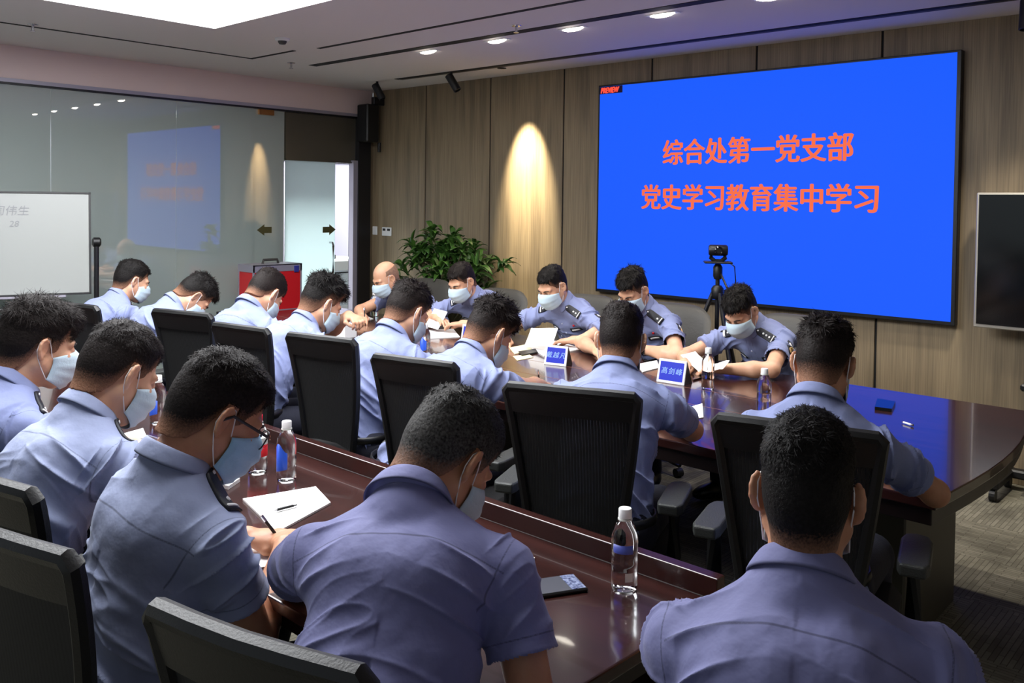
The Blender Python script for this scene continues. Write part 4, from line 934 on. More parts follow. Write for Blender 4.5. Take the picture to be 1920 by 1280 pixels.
    # face mask
    if mask:
        nu, nv = 20, 14; vs = []
        for k in (0, 1):
            for j in range(nv+1):
                t = j/nv; zf = np.interp(t, [0, .25, .6, .85, 1], [.007, -.026, -.070, -.100, -.112]); yf = np.interp(t, [0, .1, .3, .6, .85, 1], [.0990, .118, .129, .118, .103, .086])
                zs_ = -.022-.062*t; pl = .0022*math.sin(t*math.pi*7)*(1 if 0.12 < t < .88 else 0)
                for i in range(nu+1):
                    u = -1+2*i/nu; a = u*math.radians(84); m_ = abs(u)**1.7; z = zf*(1-m_)+zs_*m_
                    rx = .0715; yy = .012+(yf-.012)*math.cos(a)**.85; xx = rx*math.sin(a)*(1-.10*t*(1-abs(u)**4)*0)
                    n_ = np.array([math.sin(a), math.cos(a), 0]); q = np.array([xx, yy, z])+n_*(pl*(1-m_)+(-.0018 if k else 0)); vs.append(Lh(*q)-inv_n)
        W2 = nu+1; K2 = W2*(nv+1); F = []
        for j in range(nv):
            for i in range(nu): a = j*W2+i; F.append((a, a+W2, a+W2+1, a+1)); F.append((K2+a, K2+a+1, K2+a+W2+1, K2+a+W2))
        for i in range(nu): F.append((i, i+1, K2+i+1, K2+i)); a = nv*W2+i; F.append((a, K2+a, K2+a+1, a+1))
        for j in range(nv): a = j*W2; F.append((a, K2+a, K2+a+W2, a+W2)); a += nu; F.append((a, a+W2, K2+a+W2, K2+a))
        mko = mk('face_mask', vs, F, M[mask], par, True)
        for s in (-1, 1):
            pts = [(.0715, .022, -.022), (.0745, .012, .002), (.0755, .002, .024), (.075, -.010, .027), (.078, -.022, .014), (.078, -.024, -.010), (.0745, -.014, -.032), (.072, .002, -.056), (.0715, .022, -.083)]
            pts = np.array(pts); tt = np.linspace(0, len(pts)-1, 25); pts = np.stack([np.interp(tt, np.arange(len(pts)), pts[:, a]) for a in range(3)], 1)
            MB().tube([Lh(s*x, y, z)-inv_n for x, y, z in pts], .0014 if h < .0045 else .0019, 6).build('ear_loop', M['string'], mko, smooth=True)
    if glasses:
        gb = MB()
        for s in (-1, 1):
            o = []
            for i in range(20): t = 2*math.pi*i/20; cx, cz = math.cos(t), math.sin(t); o.append(Lh(s*.033+.026*np.sign(cx)*abs(cx)**.6, .106-.010*abs(s*.033+.026*cx)/.06, .000+.019*np.sign(cz)*abs(cz)**.6)-inv_n)
            gb.tube(o, .0018, 6, closed=True); gb.tube([Lh(s*.059, .098, .008)-inv_n, Lh(s*.078, .085, .010)-inv_n, Lh(s*.083, .0, .014)-inv_n, Lh(s*.084, -.02, -.004)-inv_n], .002, 6, flat=1.8)
        gb.tube([Lh(-.007, .107, .004)-inv_n, Lh(0, .109, .007)-inv_n, Lh(.007, .107, .004)-inv_n], .0016, 6)
        go = gb.build('spectacles', M['black'], par, smooth='auto')
        for s in (-1, 1):
            o = [Lh(s*.033+.024*math.cos(t)*1., .105, .017*math.sin(t))-inv_n for t in np.linspace(0, 2*math.pi, 16, endpoint=False)]; o2 = [p+nrm(hfw)*.001 for p in o]
            mk('lens', o+o2, [tuple(range(16)), tuple(range(31, 15, -1))]+[(i, 16+i, 16+(i+1) % 16, (i+1) % 16) for i in range(16)], M['glass_lens'], go)
    # shoulder boards, sleeve badge, chest badges: cloth pieces lying on the shirt
    def PP(c, n_, u_, w_, h_, m, nm, parent=par, **k):
        o = patch(bvh, np.array(c, float), n_, u_, w_, h_, M[m], nm, parent, **k)
        if o is not None:
            for vv in o.data.vertices: vv.co -= Vector(inv_n)
        return o
    for s in ((-1, 1) if epaul else ()):
        Sx = arms[s][0]; mid = (N+TN*.01)*.40+(Sx+TN*.04)*.60+FN*.022; ov = nrm(N+TN*.045-Sx-TN*.03)
        nn = nrm(TN+FN*.45); nn = nrm(nn-ov*(nn@ov)); eo = PP(mid, nn, ov, .046, .115, 'epaul', 'epaulette', shape='epaulette', th=.004, off=.003)
        if eo is not None:
            PP(mid-ov*.044, nn, ov, .040, .006, 'silver', 'rank_bar', eo, th=.0062, off=.0035, n=(4, 2))
            for k in range(rank): PP(mid-ov*(.024-.019*k), nn, ov, .011, .011, 'silver', 'rank_star', eo, shape='disc', th=.0062, off=.0035, n=(4, 6))
            PP(mid+ov*.046, nn, ov, .009, .009, 'silver', 'epaulette_button', eo, shape='disc', th=.0066, off=.0035, n=(4, 6))
        if s == -1 or badges:
            Sx, E = arms[s][:2]; ad = nrm(E-Sx); on = nrm(Rl*s-ad*((Rl*s)@ad)); c = Sx+(E-Sx)*.30
            bo = PP(c, on, -ad, .070, .082, 'epaul', 'sleeve_badge', shape='shield', th=.003) if s == -1 else None
            if bo is not None:
                PP(c-ad*.018, on, -ad, .054, .020, 'silver', 'badge_lettering', bo, th=.0045, n=(6, 3)); PP(c+ad*.014, on, -ad, .036, .038, 'gold', 'badge_emblem', bo, shape='shield', th=.0045, n=(6, 6))
    if badges:
        for s, sh_, w_, h_ in ((1, 'oval', .066, .036), (-1, 'rect', .078, .032)):
            c = N-TN*.155+Rl*s*.085+FN*.10
            bo = PP(c, FN, TN, w_, h_, 'epaul', 'chest_badge', shape=sh_, th=.003)
            if bo is not None: PP(c, FN, TN, w_*.70, h_*.42, 'silver', 'badge_lettering', bo, shape=sh_, th=.0045, n=(6, 3))
            c2 = N-TN*.23+Rl*s*.085+FN*.10; pf = PP(c2, FN, TN, .10, .042, shirt, 'pocket_flap', shape='hex', th=.003)
            if pf is not None: PP(c2-TN*.008, FN, TN, .010, .010, 'button', 'pocket_button', pf, shape='disc', th=.006, n=(4, 6))
        for k in range(4): PP(N-TN*(.10+.075*k)+FN*.11, FN, TN, .010, .010, 'button', 'shirt_button', shape='disc', th=.002, n=(4, 6))
        c = N-TN*.115-Rl*.085+FN*.10; PP(c, FN, TN, .014, .014, 'red', 'lapel_pin', shape='disc', th=.004, n=(4, 6))
    if watch:
        Sx, E, Wt, hd2, up2, sd, b3 = arms[-1]; fa = nrm(Wt-E); c0 = Wt-fa*.03; X = nrm(np.cross(fa, up2)); Yq = np.cross(X, fa)
        wo = MB().tube([c0+(X*math.cos(t)+Yq*math.sin(t))*.031-inv_n for t in np.linspace(0, 2*math.pi, 20, endpoint=False)], .0025, 6, closed=True, flat=1).build('watch_strap', M['watch'], par, smooth=True)
        on = nrm(-FW-fa*((-FW)@fa)); xx = np.cross(on, fa); MB().box((-.019, -.021, .028), (.019, .021, .040), bev=.004, M4=frame4(c0-inv_n, xx, fa, on)).build('watch_case', M['watch'], wo)
    0 and print('POSE', label[:40], 'P', P.round(2), 'N', N.round(2), 'lean', round(math.degrees(lean)), 'E', arms[1][1].round(2), arms[-1][1].round(2))
    return dict(P=P, N=N, arms=arms, root=root)
# ------------------------------------------------------------ the people
# far side of the table, facing the camera
F1 = person('bald man facing the camera, leftmost on the screen side, by the plant', (722, 522, 6.6), 172, pitch=30, hair='bald', wr=(-5.12, 3.98, .80), wl=(-4.85, 4.08, .80), badges=True, eyes=True, seed=1)
F2 = person('man in front of the plant holding a paper, second from left facing the camera', (865, 528, 6.05), 186, hyaw=-6, pitch=30, hair='short', hairm='hairb', wr=(-4.45, 4.10, .84), wl=(-4.20, 4.12, .82), badges=True, seed=2)
F3 = person('man facing the camera reading a booklet, just left of the blue screen', (1035, 537, 5.55), 178, pitch=30, hair='short', wr=(-3.72, 4.02, .79), wl=(-3.33, 4.22, .80), badges=True, rank=2, seed=3)
F4 = person('man with a black wristwatch facing the camera beside the tripod', (1186, 545, 5.15), 180, pitch=34, hair='mid', wr=(-3.02, 4.05, .79), wl=(-2.84, 4.24, .80), el=(-2.50, 4.34, .76), badges=True, watch=True, rank=1, seed=4)
F5 = person('rightmost man facing the camera, bent over papers in front of the tripod', (1388, 583, 4.75), 172, hyaw=4, pitch=42, hair='mid', wr=(-2.44, 4.05, .80), wl=(-2.24, 4.08, .79), el=(-1.95, 4.36, .78), badges=True, rank=3, skin='skin', seed=5)
# near side of the long table, backs to the camera
M8 = person('man seen from behind with his elbow on the right corner of the long table', (1543, 684, 2.70), 14, hyaw=-4, pitch=26, hair='mid', hairm='hairb', skin='skin2', wr=(-1.00, 3.00, .79), er=(-.70, 2.76, .74), wl=(-1.40, 3.02, .79), el=(-1.55, 2.75, .76), h=.0045, width=1.0, big=1.05, nst=5000, seed=6, epaul=False)
M7 = person('man seen from behind in the centre, right elbow on the table, left of a placard', (1163, 640, 3.22), 26, pitch=24, hair='crew', hairm='hairb', wr=(-1.90, 3.02, .79), er=(-1.50, 2.80, .74), wl=(-2.20, 2.95, .79), big=1.05, nst=4000, seed=7)
M6 = person('young writer with tall swept hair at the long table, left of the central man', (916, 626, 3.76), 2, hyaw=-6, pitch=38, hair='long', hairm='hairb', wr=(-2.62, 3.12, .79), er=(-2.35, 2.90, .80), wl=(-2.88, 3.16, .79), sleeve=.8, big=1.05, nst=5000, seed=8, epaul=False)
M5 = person('man in profile with cropped sides, directly left of the young writer', (763, 586, 4.08), 4, pitch=34, hair='mid', hairm='hairb', wr=(-3.02, 3.06, .79), wl=(-3.28, 3.10, .79), big=1.05, nst=4000, seed=9, epaul=False)
M4 = person('man in profile with spiky black hair and a raised fist, at mid table', (602, 570, 4.52), 2, hyaw=-6, pitch=32, hair='long', wr=(-3.75, 3.05, .79), wl=at_depth(652, 592, 4.55), el=(-4.1, 2.95, .8), curl=(.6, 1.3), big=1.05, nst=4000, seed=10)
M3 = person('man bowing low in front of the red case', (497, 552, 4.85), 12, pitch=50, neckfwd=8, hair='crew', hairm='hairb', wr=(-4.15, 3.08, .79), wl=(-4.42, 3.05, .79), big=1.05, nst=3000, seed=11, epaul=False)
M2 = person('man with his head buried in his arms, left of the red case', (364, 556, 5.15), -4, hyaw=-10, pitch=58, neckfwd=10, hair='mid', wr=(-4.65, 3.02, .79), wl=(-4.9, 3.02, .79), nst=3000, seed=12, epaul=False)
M1 = person('man in profile right beside the whiteboard, farthest left at the long table', (247, 527, 5.5), 4, hyaw=-8, pitch=22, hair='short', wr=(-5.35, 2.98, .79), wl=(-5.6, 3.0, .79), nst=3000, seed=13)
# nearer desk
N1 = person('young man with a thick fringe at the far left edge, near desk', (72, 648, 2.78), 0, hyaw=-2, pitch=16, hair='fringe', hairm='hairb', wr=(-2.85, 1.33, .80), wl=(-3.1, 1.3, .80), h=.0036, big=1.05, nst=7000, seed=14)
N2 = person('man in profile with a raised hand, second from the left at the near desk', (222, 700, 2.42), 10, hyaw=-2, pitch=32, hair='short', hairm='hairb', skin='skin', shirt='shirt2', wr=(-2.52, 1.36, .90), wl=(-2.75, 1.34, .84), h=.0036, big=1.05, nst=7000, seed=15, curl=(.9, .7))
N3 = person('man wearing glasses and a blue mask writing at the near desk', (406, 778, 1.97), 0, hyaw=-10, pitch=34, hair='crew', hairm='hairb', skin='skin2', shirt='shirt2', mask='maskcyan', wr=(-1.84, 1.20, .795), er=(-1.52, .86, .74), sleeve_end={1: .52, -1: .6}, fold=.8, wl=(-1.97, 1.17, .79), glasses=True, h=.0031, big=1.05, nst=9000, seed=16, width=1.04, curl=(1.0, .9))
N4 = person('big man with greying hair leaning over the near desk, seen from behind', (838, 862, 1.84), 37, hyaw=-37, pitch=46, neckfwd=18, big=1.08, sleeve_end={1: .50, -1: .6}, hair='crew', hairm='hairg', skin='skin2', shirt='shirt3', wr=(-1.25, 1.42, .79), er=(-1.05, 1.20, .79), fix=(1,), fold=.45, wl=(-1.62, 1.36, .79), h=.0031, nst=11000, seed=17, width=1.07, epaul=False)
N5 = person('large foreground man seen squarely from behind at the lower right', (1511, 926, 1.42), 20, wx=.88, tilt=-.016, fold=.6, pitch=5, hair='crew', skin='skin2', shirt='shirt3', wr=(-.60, 1.95, .66), wl=(-.90, 1.88, .66), h=.0031, nst=12000, seed=18, width=1.03, epaul=False)
# ------------------------------------------------------------ whiteboard, red case, plant, tripod
RB = at_depth(168, 548, 6.25); th_ = math.radians(18.6)
hd_ = np.array([-math.sin(th_), -math.cos(th_), 0]); nn_ = np.array([math.cos(th_), -math.sin(th_), 0]); tl = math.radians(7); upb = np.array([0, 0, 1])*math.cos(tl)-nn_*math.sin(tl); nb_ = np.cross(hd_, upb); nb_ = nb_ if nb_@nn_ > 0 else -nb_
BW, BH = 1.2, .71
wbd = empty('whiteboard', (RB[0], RB[1], 0), label='white writing board on a black stand with faint handwriting at the left edge', cat='whiteboard')
o3 = RB-np.array([RB[0], RB[1], 0]); fm = lambda o: frame4(o, -hd_, upb, nb_ if np.cross(-hd_, upb)@nb_ > 0 else -nb_)
MB().box((-BW, 0, -.018), (0, BH, 0), bev=.003, M4=fm(o3)).build('board_surface', M['board'], wbd)
b = MB()
for lo, hi in (((-BW, -.012, -.022), (.012, .0, .008)), ((-BW, BH, -.022), (.012, BH+.012, .008)), ((0, -.012, -.022), (.012, BH+.012, .008)), ((-BW-.012, -.012, -.022), (-BW, BH+.012, .008))): b.box(lo, hi, M4=fm(o3))
b.build('board_frame', M['black'], wbd)
for dx in (.045, -BW-.045):
    q = o3-hd_*0+(-hd_)*dx; MB().tube([(q[0], q[1], .08), (q[0], q[1], RB[2]+.38)], .017, 10).build('stand_post', M['black'], wbd, smooth='auto')
    MB().tube([np.array([q[0], q[1], .06])+nn_*.3, (q[0], q[1], .07), np.array([q[0], q[1], .06])-nn_*.3], .018, 8).build('stand_foot', M['black'], wbd, smooth='auto')
    MB().lathe([(.02, -.03), (.034, -.02), (.034, .02), (.02, .03)], c=(q[0], q[1], RB[2]+.36), axis=-hd_, n=14).build('clamp_knob', M['plastic'], wbd, smooth='auto')
q = o3+(-hd_)*.045; q2 = o3+(-hd_)*(-BW-.045); MB().tube([(q[0], q[1], RB[2]-.10), (q2[0], q2[1], RB[2]-.10)], .012, 8).build('cross_bar', M['black'], wbd, smooth='auto')
MB().box((-BW+.1, -.03, .0), (-.15, -.012, .05), bev=.004, M4=fm(o3)).build('pen_tray', M['alu'], wbd)
for body, px, py, sz in (('闫伟生', 20, 396, .075), ('28', 26, 420, .06)):
    r_ = _ray(px, py); t_ = ((RB-CPOS)@nb_)/(r_@nb_); c_ = CPOS+r_*t_-np.array([RB[0], RB[1], 0])+nb_*(.002 if nb_@nn_ > 0 else -.002)
    text_mesh('handwriting', body, sz, M['boardink'], wbd, fm(c_), depth=.0003, shear=.15)

rc = empty('flight_case', (-6.92, 4.35, .645), label='red case with silver edges and blue latches in front of the glass wall', cat='case')
MB().box((-.12, -.245, 0), (.12, .245, .41), bev=.006).build('case_body', M['red'], rc)
b = MB()
for y_ in (-.25, .235): 
    for x_ in (-.125, .11): b.box((x_, y_, -.002), (x_+.015, y_+.015, .415))
for x_ in (-.125, .11):
    b.box((x_, -.25, .355), (x_+.015, .25, .418)); b.box((x_, -.25, -.003), (x_+.015, .25, .012))
b.box((-.125, -.25, .41), (.125, .25, .42)).box((-.125, .24, .355), (.125, .252, .42)).box((-.125, -.252, .355), (.125, -.24, .42))
b.build('case_edging', M['alu'], rc)
for y_ in (-.07, .19): MB().box((.123, y_-.025, .34), (.135, y_+.025, .40), bev=.004).build('latch', M['caseblue'], rc)
MB().tube([(0, -.08, .42), (0, -.07, .455), (0, .07, .455), (0, .08, .42)], .012, 8).build('handle', M['leather'], rc, smooth='auto')
sd_ = empty('side_table', (-6.92, 4.35, 0), label='low black side table under the red case', cat='table')
MB().box((-.2, -.42, .61), (.2, .42, .645), bev=.004).build('tabletop', M['plastic'], sd_)
for x_ in (-.17, .17):
    for y_ in (-.39, .39): MB().box((x_-.018, y_-.018, 0), (x_+.018, y_+.018, .61)).build('leg', M['plastic'], sd_)

pc_ = on_y(838, 480, 5.38); plant = empty('potted_plant', (pc_[0], pc_[1], 0), label='large bushy green potted plant against the wood wall in the corner', cat='plant')
MB().lathe([(.15, 0), (.19, .5), (.21, .52), (.195, .54), (.17, .50), (.17, .49)], n=28).build('planter', M['pot'], plant, smooth='auto')
MB().lathe([(.0, .49), (.17, .488)][::-1], n=24).build('soil', M['soil'], plant)
rp = np.random.default_rng(5); stm = MB(); LV = []; LF = []
def leaf(b, d, L, W_, droop):
    d = nrm(d); s_ = nrm(np.cross(d, [0, 0, 1])+rp.normal(0, .15, 3)); n_ = np.cross(s_, d); n = 7; off = len(LV)
    for i in range(n+1):
        t = i/n; w_ = W_*math.sin(math.pi*min(1, t*.93+.05))**.75*(1-.2*t); c = b+d*L*t+n_*0-np.array([0, 0, 1])*droop*t*t*L+np.array([0, 0, 1])*.12*L*math.sin(t*math.pi)
        for k, u in enumerate((-1, -.5, 0, .5, 1)): LV.append(c+s_*w_*u+n_*(abs(u)*w_*.35+math.sin(t*9+u*2)*.0025))
    for i in range(n):
        for k in range(4): a = off+i*5+k; LF.append((a, a+1, a+6, a+5))
for k in range(70):
    a = rp.uniform(0, 2*math.pi); r_ = rp.uniform(.05, .56); hgt = rp.uniform(.80, 1.50)-r_*.35
    tip = np.array([r_*math.cos(a)*1.15, r_*math.sin(a)*.7, hgt]); m_ = np.array([tip[0]*.35, tip[1]*.35, .75*hgt]); stm.tube([(tip[0]*.15, tip[1]*.15, .48), m_, tip], [.009, .007, .005], 6)
    dirv = nrm(tip-m_+np.array([0, 0, .1]))
    for j in range(11):
        b_ = j*2.4+rp.uniform(0, .5); el = rp.uniform(.05, 1.0); u = np.array([math.cos(b_)*math.cos(el), math.sin(b_)*math.cos(el), math.sin(el)])
        leaf(tip-dirv*.02*j*.5, u+dirv*.35+np.array([tip[0], tip[1], 0])*.8, rp.uniform(.13, .21), rp.uniform(.022, .034), rp.uniform(.1, .6))
stm.build('stems', M['stem'], plant, smooth='auto'); lo_ = mk('foliage', LV, LF, M['leaf'], plant, True); sm = lo_.modifiers.new('thickness', 'SOLIDIFY'); sm.thickness = .0012

tp_ = on_y(1346, 500, 5.12); tri = empty('tripod', (tp_[0], tp_[1], 0), label='black tripod standing behind the men below the blue screen', cat='tripod')
MB().tube([(0, 0, .55), (0, 0, 1.20)], .014, 10).build('centre_column', M['black'], tri, smooth='auto')
MB().lathe([(.03, 1.03), (.04, 1.05), (.04, 1.10), (.025, 1.12)], n=14).build('leg_collar', M['plastic'], tri, smooth='auto')
for k, a in enumerate((205, 325, 85)):
    c, s_ = math.cos(math.radians(a)), math.sin(math.radians(a))
    lg = MB().tube([(.03*c, .03*s_, 1.07), (.24*c, .24*s_, .50)], .014, 8).tube([(.22*c, .22*s_, .55), (.42*c, .42*s_, .02)], .010, 8).build('leg', M['black'], tri, smooth='auto')
    MB().lathe([(.012, 0), (.016, .03)], c=(.424*c, .424*s_, .0), n=10).build('rubber_foot', M['caster'], lg)
    MB().tube([(0, 0, .62), (.21*c, .21*s_, .60)], .005, 6).build('brace', M['black'], tri)
MB().lathe([(.022, 1.16), (.03, 1.18), (.03, 1.24), (.018, 1.26)], n=14).build('pan_head', M['plastic'], tri, smooth='auto')
MB().tube([(.02, 0, 1.20), (.10, -.06, 1.12), (.13, -.08, 1.085)], [.007, .007, .011], 8).build('pan_handle', M['plastic'], tri, smooth='auto')
vc = empty('video_camera', (tp_[0], tp_[1], 1.265), .6, label='small black conference camera mounted on top of the tripod', cat='camera')
MB().box((-.09, -.06, 0), (.09, .06, .012), bev=.004).build('mount_plate', M['plastic'], vc)
MB().tube([(-.045, 0, .07), (-.045, 0, .035), (-.02, 0, .014), (.02, 0, .014), (.045, 0, .035), (.045, 0, .07)], .009, 8, flat=1.6).build('swivel_yoke', M['plastic'], vc, smooth='auto')
MB().lathe([(.03, -.06), (.036, -.05), (.036, .05), (.03, .06)], c=(0, 0, .085), axis=(1, 0, 0), n=20).build('camera_head', M['plastic'], vc, smooth='auto')
MB().lathe([(.026, .0), (.028, .05), (.022, .055), (.018, .045)], c=(0, -.005, .085), axis=(0, -1, 0), n=20).build('lens', M['lens'], vc, smooth='auto')
tag(MB().tube([(tp_[0]+.07, tp_[1], 1.28), (tp_[0]+.12, tp_[1], 1.25), (tp_[0]+.125, tp_[1]+.02, 1.10), (tp_[0]+.05, tp_[1]+.05, .6), (tp_[0]+.06, tp_[1]+.1, .05), (tp_[0]+.1, tp_[1]+.5, .01)], .004, 6).build('camera_cable', M['cable'], smooth=True), 'thin black cable hanging from the camera on the tripod', 'cable')

# ------------------------------------------------------------ things on the tables
def bottle(px, py, lab, label_mat=None, cap='cap', hgt=.19, r=.031, kind='plain', z=.7505, grp='clear water bottles'):
    p = on_z(px, py, z); o = empty('water_bottle', (p[0], p[1], z), label=lab, cat='bottle', group=grp); k = hgt/.19
    pr = [(.0, .004), (r*.6, .0), (r*.93, .002), (r, .010), (r, .040*k), (r*.95, .045*k), (r, .050*k), (r, .075*k), (r*.95, .080*k), (r, .085*k), (r, .118*k), (r*.93, .135*k), (r*.62, .156*k), (.0125, .166*k), (.0125, .176*k)]
    MB().lathe(pr, n=28).build('bottle_body', M['water'], o, smooth='auto')
    c = []; 
    MB().lathe([(.0155, .168*k), (.0155, .188*k), (.014, .19*k), (0, .19*k)], n=24).build('bottle_cap', M[cap], o, smooth='auto')
    MB().lathe([(.0168, .163*k), (.0168, .1665*k)], n=20).build('neck_ring', M['labwhite'], o, smooth='auto')
    if label_mat:
        n = 18; a0, a1 = {'blue': (-2.0, -.5), 'small': (-1.9, -.3)}.get(kind, (0, 2*math.pi)); zz = {'blue': (.030*k, .108*k), 'small': (.092*k, .112*k)}.get(kind, (.055*k, .112*k)); v = []; 
        for rr in (r+.0006, r+.0002):
            for z_ in zz:
                for i in range(n+1): t = a0+(a1-a0)*i/n; v.append((rr*math.cos(t), rr*math.sin(t), z_+(0 if kind != 'blue' else (.014*math.sin(i/n*math.pi*1.5) if z_ > .06 else .012*(i/n)))))
        W2 = n+1; F = [(i, i+1, W2+i+1, W2+i) for i in range(n)]+[(2*W2+i, 3*W2+i, 3*W2+i+1, 2*W2+i+1) for i in range(n)]+[(W2+i, W2+i+1, 3*W2+i+1, 3*W2+i) for i in range(n)]
        mk('label', v, F, M[label_mat], o, True)
        if kind == 'red': MB().lathe([(r+.0009, .094*k), (r+.0009, .116*k)], n=28).build('label_band', M['labwhite'], o, smooth='auto')
    if kind == 'small':
        v = [( (r+q)*math.cos(t), (r+q)*math.sin(t), z_) for q in (.0007, .0002) for z_ in (.028, .048) for t in np.linspace(-.9, -.3, 6)]; F = [(i, i+1, 7+i, 6+i) for i in range(5)]+[(12+i, 18+i, 19+i, 13+i) for i in range(5)]
        mk('label_patch', v, F, M['labwhite'], o, True)
    return o
bottle(1170, 1103, 'clear water bottle with white cap standing alone on the near desk right of centre', 'refraction', kind='small')  # violet patch paints in the tint refracted through the water
bottle(537, 899, 'water bottle with blue label and white cap right of the red labelled bottle', 'labblue', kind='blue')
bottle(483, 884, 'bottle with red and white label and red cap on the near desk', 'labred', 'capred', kind='red')
bottle(296, 792, 'water bottle with blue label between the two left men of the near desk', 'labblue', kind='blue')
bottle(1327, 728, 'clear bottle in front of the rightmost man facing the camera', hgt=.20)
bottle(1432, 772, 'clear bottle with only its white cap above the shoulder of the corner man')
bottle(797, 668, 'clear bottle between the two profile men at mid table', 'labblue', kind='blue')
bottle(928, 702, 'dark labelled bottle beside the mask of the young writer', 'tvblack', kind='band')
bottle(702, 592, 'small bottle with white cap in front of the bald man')
bottle(1146, 660, 'clear bottle behind the head of the central man seen from behind')
bottle(106, 604, 'white capped bottle at the far left end of the long table', hgt=.19)
def placard(px, py, rz, body, lab, w_=.15, h_=.118):
    p = on_z(px, py, .7505); o = empty('name_placard', (p[0], p[1], .7505), math.radians(rz), label=lab, cat='sign', group='blue name displays')
    tl_ = math.radians(14); fr = frame4((0, 0, 0), (1, 0, 0), (0, math.sin(tl_), math.cos(tl_)), (0, -math.cos(tl_), math.sin(tl_)))
    MB().box((-w_/2, 0, -.008), (w_/2, h_, 0), bev=.002, M4=fr).build('frame', M['white'], o)
    MB().box((-w_/2+.012, .014, 0), (w_/2-.012, h_-.012, .0008), M4=fr).build('display', M['placard'], o)
    MB().prism([(0, 0), (.085, 0), (.03, h_*.95)], -w_/2+.004, w_/2-.004, fr=((0, .012, 0), (0, 1, 0), (0, 0, 1), (1, 0, 0))).build('back_shell', M['plastic'], o)
    f4 = np.array(fr); c = (f4@np.array([0, h_*.5, .001, 1]))[:3]
    text_mesh('lettering', body, .036, M['placardtext'], o, frame4(c, (1, 0, 0), (0, math.sin(tl_), math.cos(tl_)), (0, -math.cos(tl_), math.sin(tl_))), depth=.0004, spacing=1.25, shear=.15)
placard(1040, 685, 14, '戴越凡', 'blue name display between the young writer and the central man seen from behind', .135, .11)
placard(1256, 719, 4, '高剑峰', 'blue name display right of the central man seen from behind', .155, .12)
placard(880, 641, 14, '卓', 'blue name display mostly hidden behind the young writer hair', .135, .11)
def sheet(name, pts, z, lab, cat, m='paper', th=.002, lines=0, grp=None, mk_name=None):
    P = [on_z(x, y, z) for x, y in pts]; c = np.mean(P, 0); o = empty(name, (c[0], c[1], z), label=lab, cat=cat, group=grp)
    A = np.array(P)-c; ar = sum(A[i][0]*A[(i+1) % len(A)][1]-A[(i+1) % len(A)][0]*A[i][1] for i in range(len(A)))
    if ar < 0: A = A[::-1]
    MB().prism([(a[0], a[1]) for a in A], 0, th).build('sheet' if th < .006 else 'cover_and_pages', M[m], o)
    if lines and len(A) == 4:
        for k in range(lines):
            t = (k+1)/(lines+1); a = A[0]*(1-t)+A[3]*t; b = A[1]*(1-t)+A[2]*t; a, b = a*.82+b*.18, a*.2+b*.8
            d = nrm(A[3]-A[0])*.0012; MB().prism([tuple((a-d)[:2]), tuple((b-d)[:2]), tuple((b+d)[:2]), tuple((a+d)[:2])], th, th+.0003).build('written_line', M['ink'], o)
    return o
T = .7506
sheet('open_book', [(455, 938), (592, 915), (620, 945), (520, 1000)], T, 'open printed book on the near desk behind the hand of the man with glasses', 'book', th=.006, lines=6)
sheet('paper_sheet', [(412, 1052), (470, 1012), (575, 1000), (560, 1050), (425, 1078)], T, 'white writing sheet under the hands of the man with glasses', 'paper')
sheet('notebook', [(408, 912), (424, 896), (450, 903), (428, 918)], T, 'small white notepad beside the red labelled bottle', 'notebook', th=.012)
sheet('tablet', [(420, 882), (455, 868), (470, 876), (430, 893)], T, 'black tablet lying under the blue mask of the man with glasses', 'tablet', m='tvblack', th=.007)
sheet('notebook', [(225, 818), (268, 806), (275, 822), (230, 835)], T, 'open white notebook below the raised hand of the second man', 'notebook', th=.008)
sheet('paper_sheet', [(935, 1036), (1003, 1047), (984, 1078), (930, 1075)], T, 'white paper corner beside the arm of the greying man', 'paper', th=.004)
ph = on_z(1027, 1104, T); pho = empty('smartphone', (ph[0], ph[1], T), math.radians(-28), label='smartphone with lit grey screen lying on the near desk', cat='phone')
MB().box((-.042, -.085, 0), (.042, .085, .009), bev=.003).build('phone_body', M['plastic'], pho)
MB().box((-.038, -.080, .009), (.038, .045, .0096)).build('phone_screen', M['phonescreen'], pho); MB().box((-.038, .045, .009), (.038, .080, .0096)).build('phone_picture', M['phoneimage'], pho)
sheet('paper_sheet', [(1288, 765), (1317, 757), (1319, 783), (1300, 786)], T, 'small white sheet by the elbow of the central man', 'paper', th=.003)
sheet('paper_sheet', [(985, 648), (1040, 640), (1095, 655), (1020, 668)], T, 'flat white booklet pages before the third man from the left on the screen side', 'paper', th=.006)
sheet('sticky_notes', [(955, 652), (990, 645), (1004, 654), (965, 664)], T, 'upper pale yellow sheet near the face of the young writer', 'paper', m='cream')
sheet('sticky_notes', [(962, 668), (992, 664), (1000, 670), (970, 676)], T, 'lower pale yellow sheet nearer the young writer', 'paper', m='cream')
sheet('folder', [(972, 660), (1004, 655), (1008, 661), (978, 667)], T+.004, 'narrow black folder across the yellow sheets', 'folder', m='plastic', th=.006)
sheet('paper_sheet', [(786, 620), (850, 617), (862, 632), (795, 636)], T, 'large white sheet before the second man on the screen side', 'paper', th=.004)
sheet('paper_sheet', [(648, 598), (680, 590), (700, 598), (665, 606)], T, 'white sheet the bald man writes on', 'paper', th=.004)
sheet('paper_sheet', [(1193, 684), (1232, 676), (1236, 690), (1205, 698)], T, 'white sheet left of the placard beside the wristwatch man', 'paper', th=.004)
sheet('smartphone', [(1203, 672), (1228, 668), (1232, 674), (1208, 679)], T, 'dark phone lying beside the wristwatch man arm', 'phone', m='tvblack', th=.008)
sheet('tablet', [(1288, 700), (1318, 694), (1330, 706), (1300, 714)], T, 'black tablet between placard and clear bottle', 'tablet', m='tvblack', th=.008)
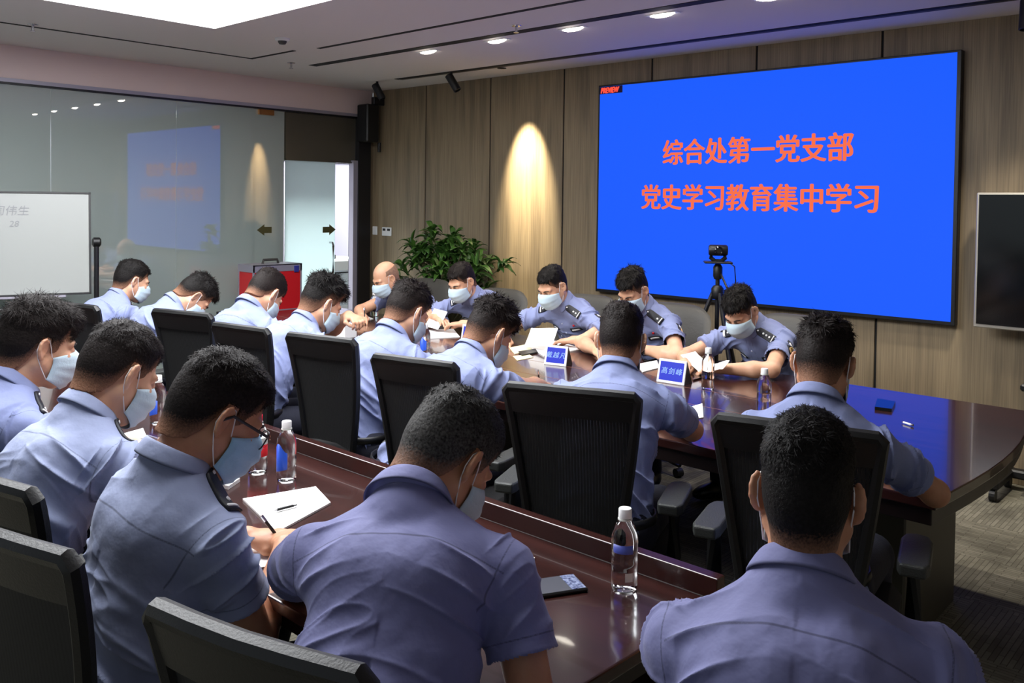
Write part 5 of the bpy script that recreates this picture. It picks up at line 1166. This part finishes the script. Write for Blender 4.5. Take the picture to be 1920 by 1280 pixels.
sheet('notebook', [(1645, 752), (1679, 758), (1672, 772), (1640, 768)], T, 'black notebook beyond the right shoulder of the corner man', 'notebook', m='tvblack', th=.014)
def held(name, c, u, v, w_, h_, lab, m='paper'):
    u, v = nrm(u), nrm(v); n_ = nrm(np.cross(u, v)); v = np.cross(n_, u); o = empty(name, tuple(c), label=lab, cat='paper'); g = 6; V = []; 
    for k in (0, 1):
        for j in range(g+1):
            for i in range(g+1): a, b = i/g-.5, j/g-.5; V.append(u*w_*a+v*h_*b+n_*(.02*math.sin(a*3)+.012*(b*b)+(.0012 if k else 0)))
    W2 = g+1; K = W2*W2; F = []
    for j in range(g):
        for i in range(g): a = j*W2+i; F.append((a, a+1, a+W2+1, a+W2)); F.append((K+a, K+a+W2, K+a+W2+1, K+a+1))
    mk('sheet', V, F, M[m], o, True); return o
held('held_sheet', on_y(1015, 632, 4.02), (1, .1, .0), (0, .55, .8), .22, .12, 'grey printed sheet held by the third man from the left on the screen side')
held('held_sheet', on_y(818, 598, 4.08), (1, .1, -.2), (.1, .5, .8), .15, .14, 'white sheet held up by the second man on the screen side')
held('held_sheet', on_y(1308, 680, 4.08), (.75, -.2, -.62), (.1, .9, .3), .17, .10, 'tilted white sheet held by the rightmost man facing the camera')
held('held_sheet', on_y(1345, 688, 4.02), (1, .1, -.05), (.0, .9, .35), .10, .09, 'folded white paper in the left hand of the rightmost man')
wbx = on_z(648, 632, T); bx = MB().box((-.055, -.05, 0), (.055, .05, .09), bev=.003); o = bx.build('tissue_box', M['white'], loc=(wbx[0], wbx[1], T)); tag(o, 'small white box on the table beside the mask of the spiky haired man', 'box')
def pen(a, b, lab, m='plastic'):
    a, b = np.array(a), np.array(b); d = nrm(b-a); o = empty('pen', tuple(a), label=lab, cat='pen'); b = b-a
    MB().tube([d*.012, b*.85], .0042, 8).build('barrel', M[m], o, smooth='auto'); MB().tube([d*0, d*.013], [.0008, .0036], 8).build('tip', M['chrome'], o, smooth='auto'); MB().tube([b*.85, b], .0046, 8).build('clip_end', M['chrome'], o, smooth='auto')
def hand_pen(pp, s, lab):
    t = pp['arms'][s][6]; hd = pp['arms'][s][3]; tip = t+hd*.02; tip[2] = T+.001; pen(tip, t+np.array([0, 0, .075])-hd*.05+pp['arms'][s][4]*.02, lab)
hand_pen(N3, -1, 'black pen in the hand of the man with glasses'); hand_pen(M6, 1, 'pen in the hand of the young writer'); hand_pen(F1, 1, 'pen in the hand of the bald man')
pen(on_z(512, 957, T+.013), on_z(556, 946, T+.013), 'thick black marker lying on the open book')
pen(on_z(1690, 790, T+.006), on_z(1712, 797, T+.006), 'white pen on the blue lit table part', 'white')
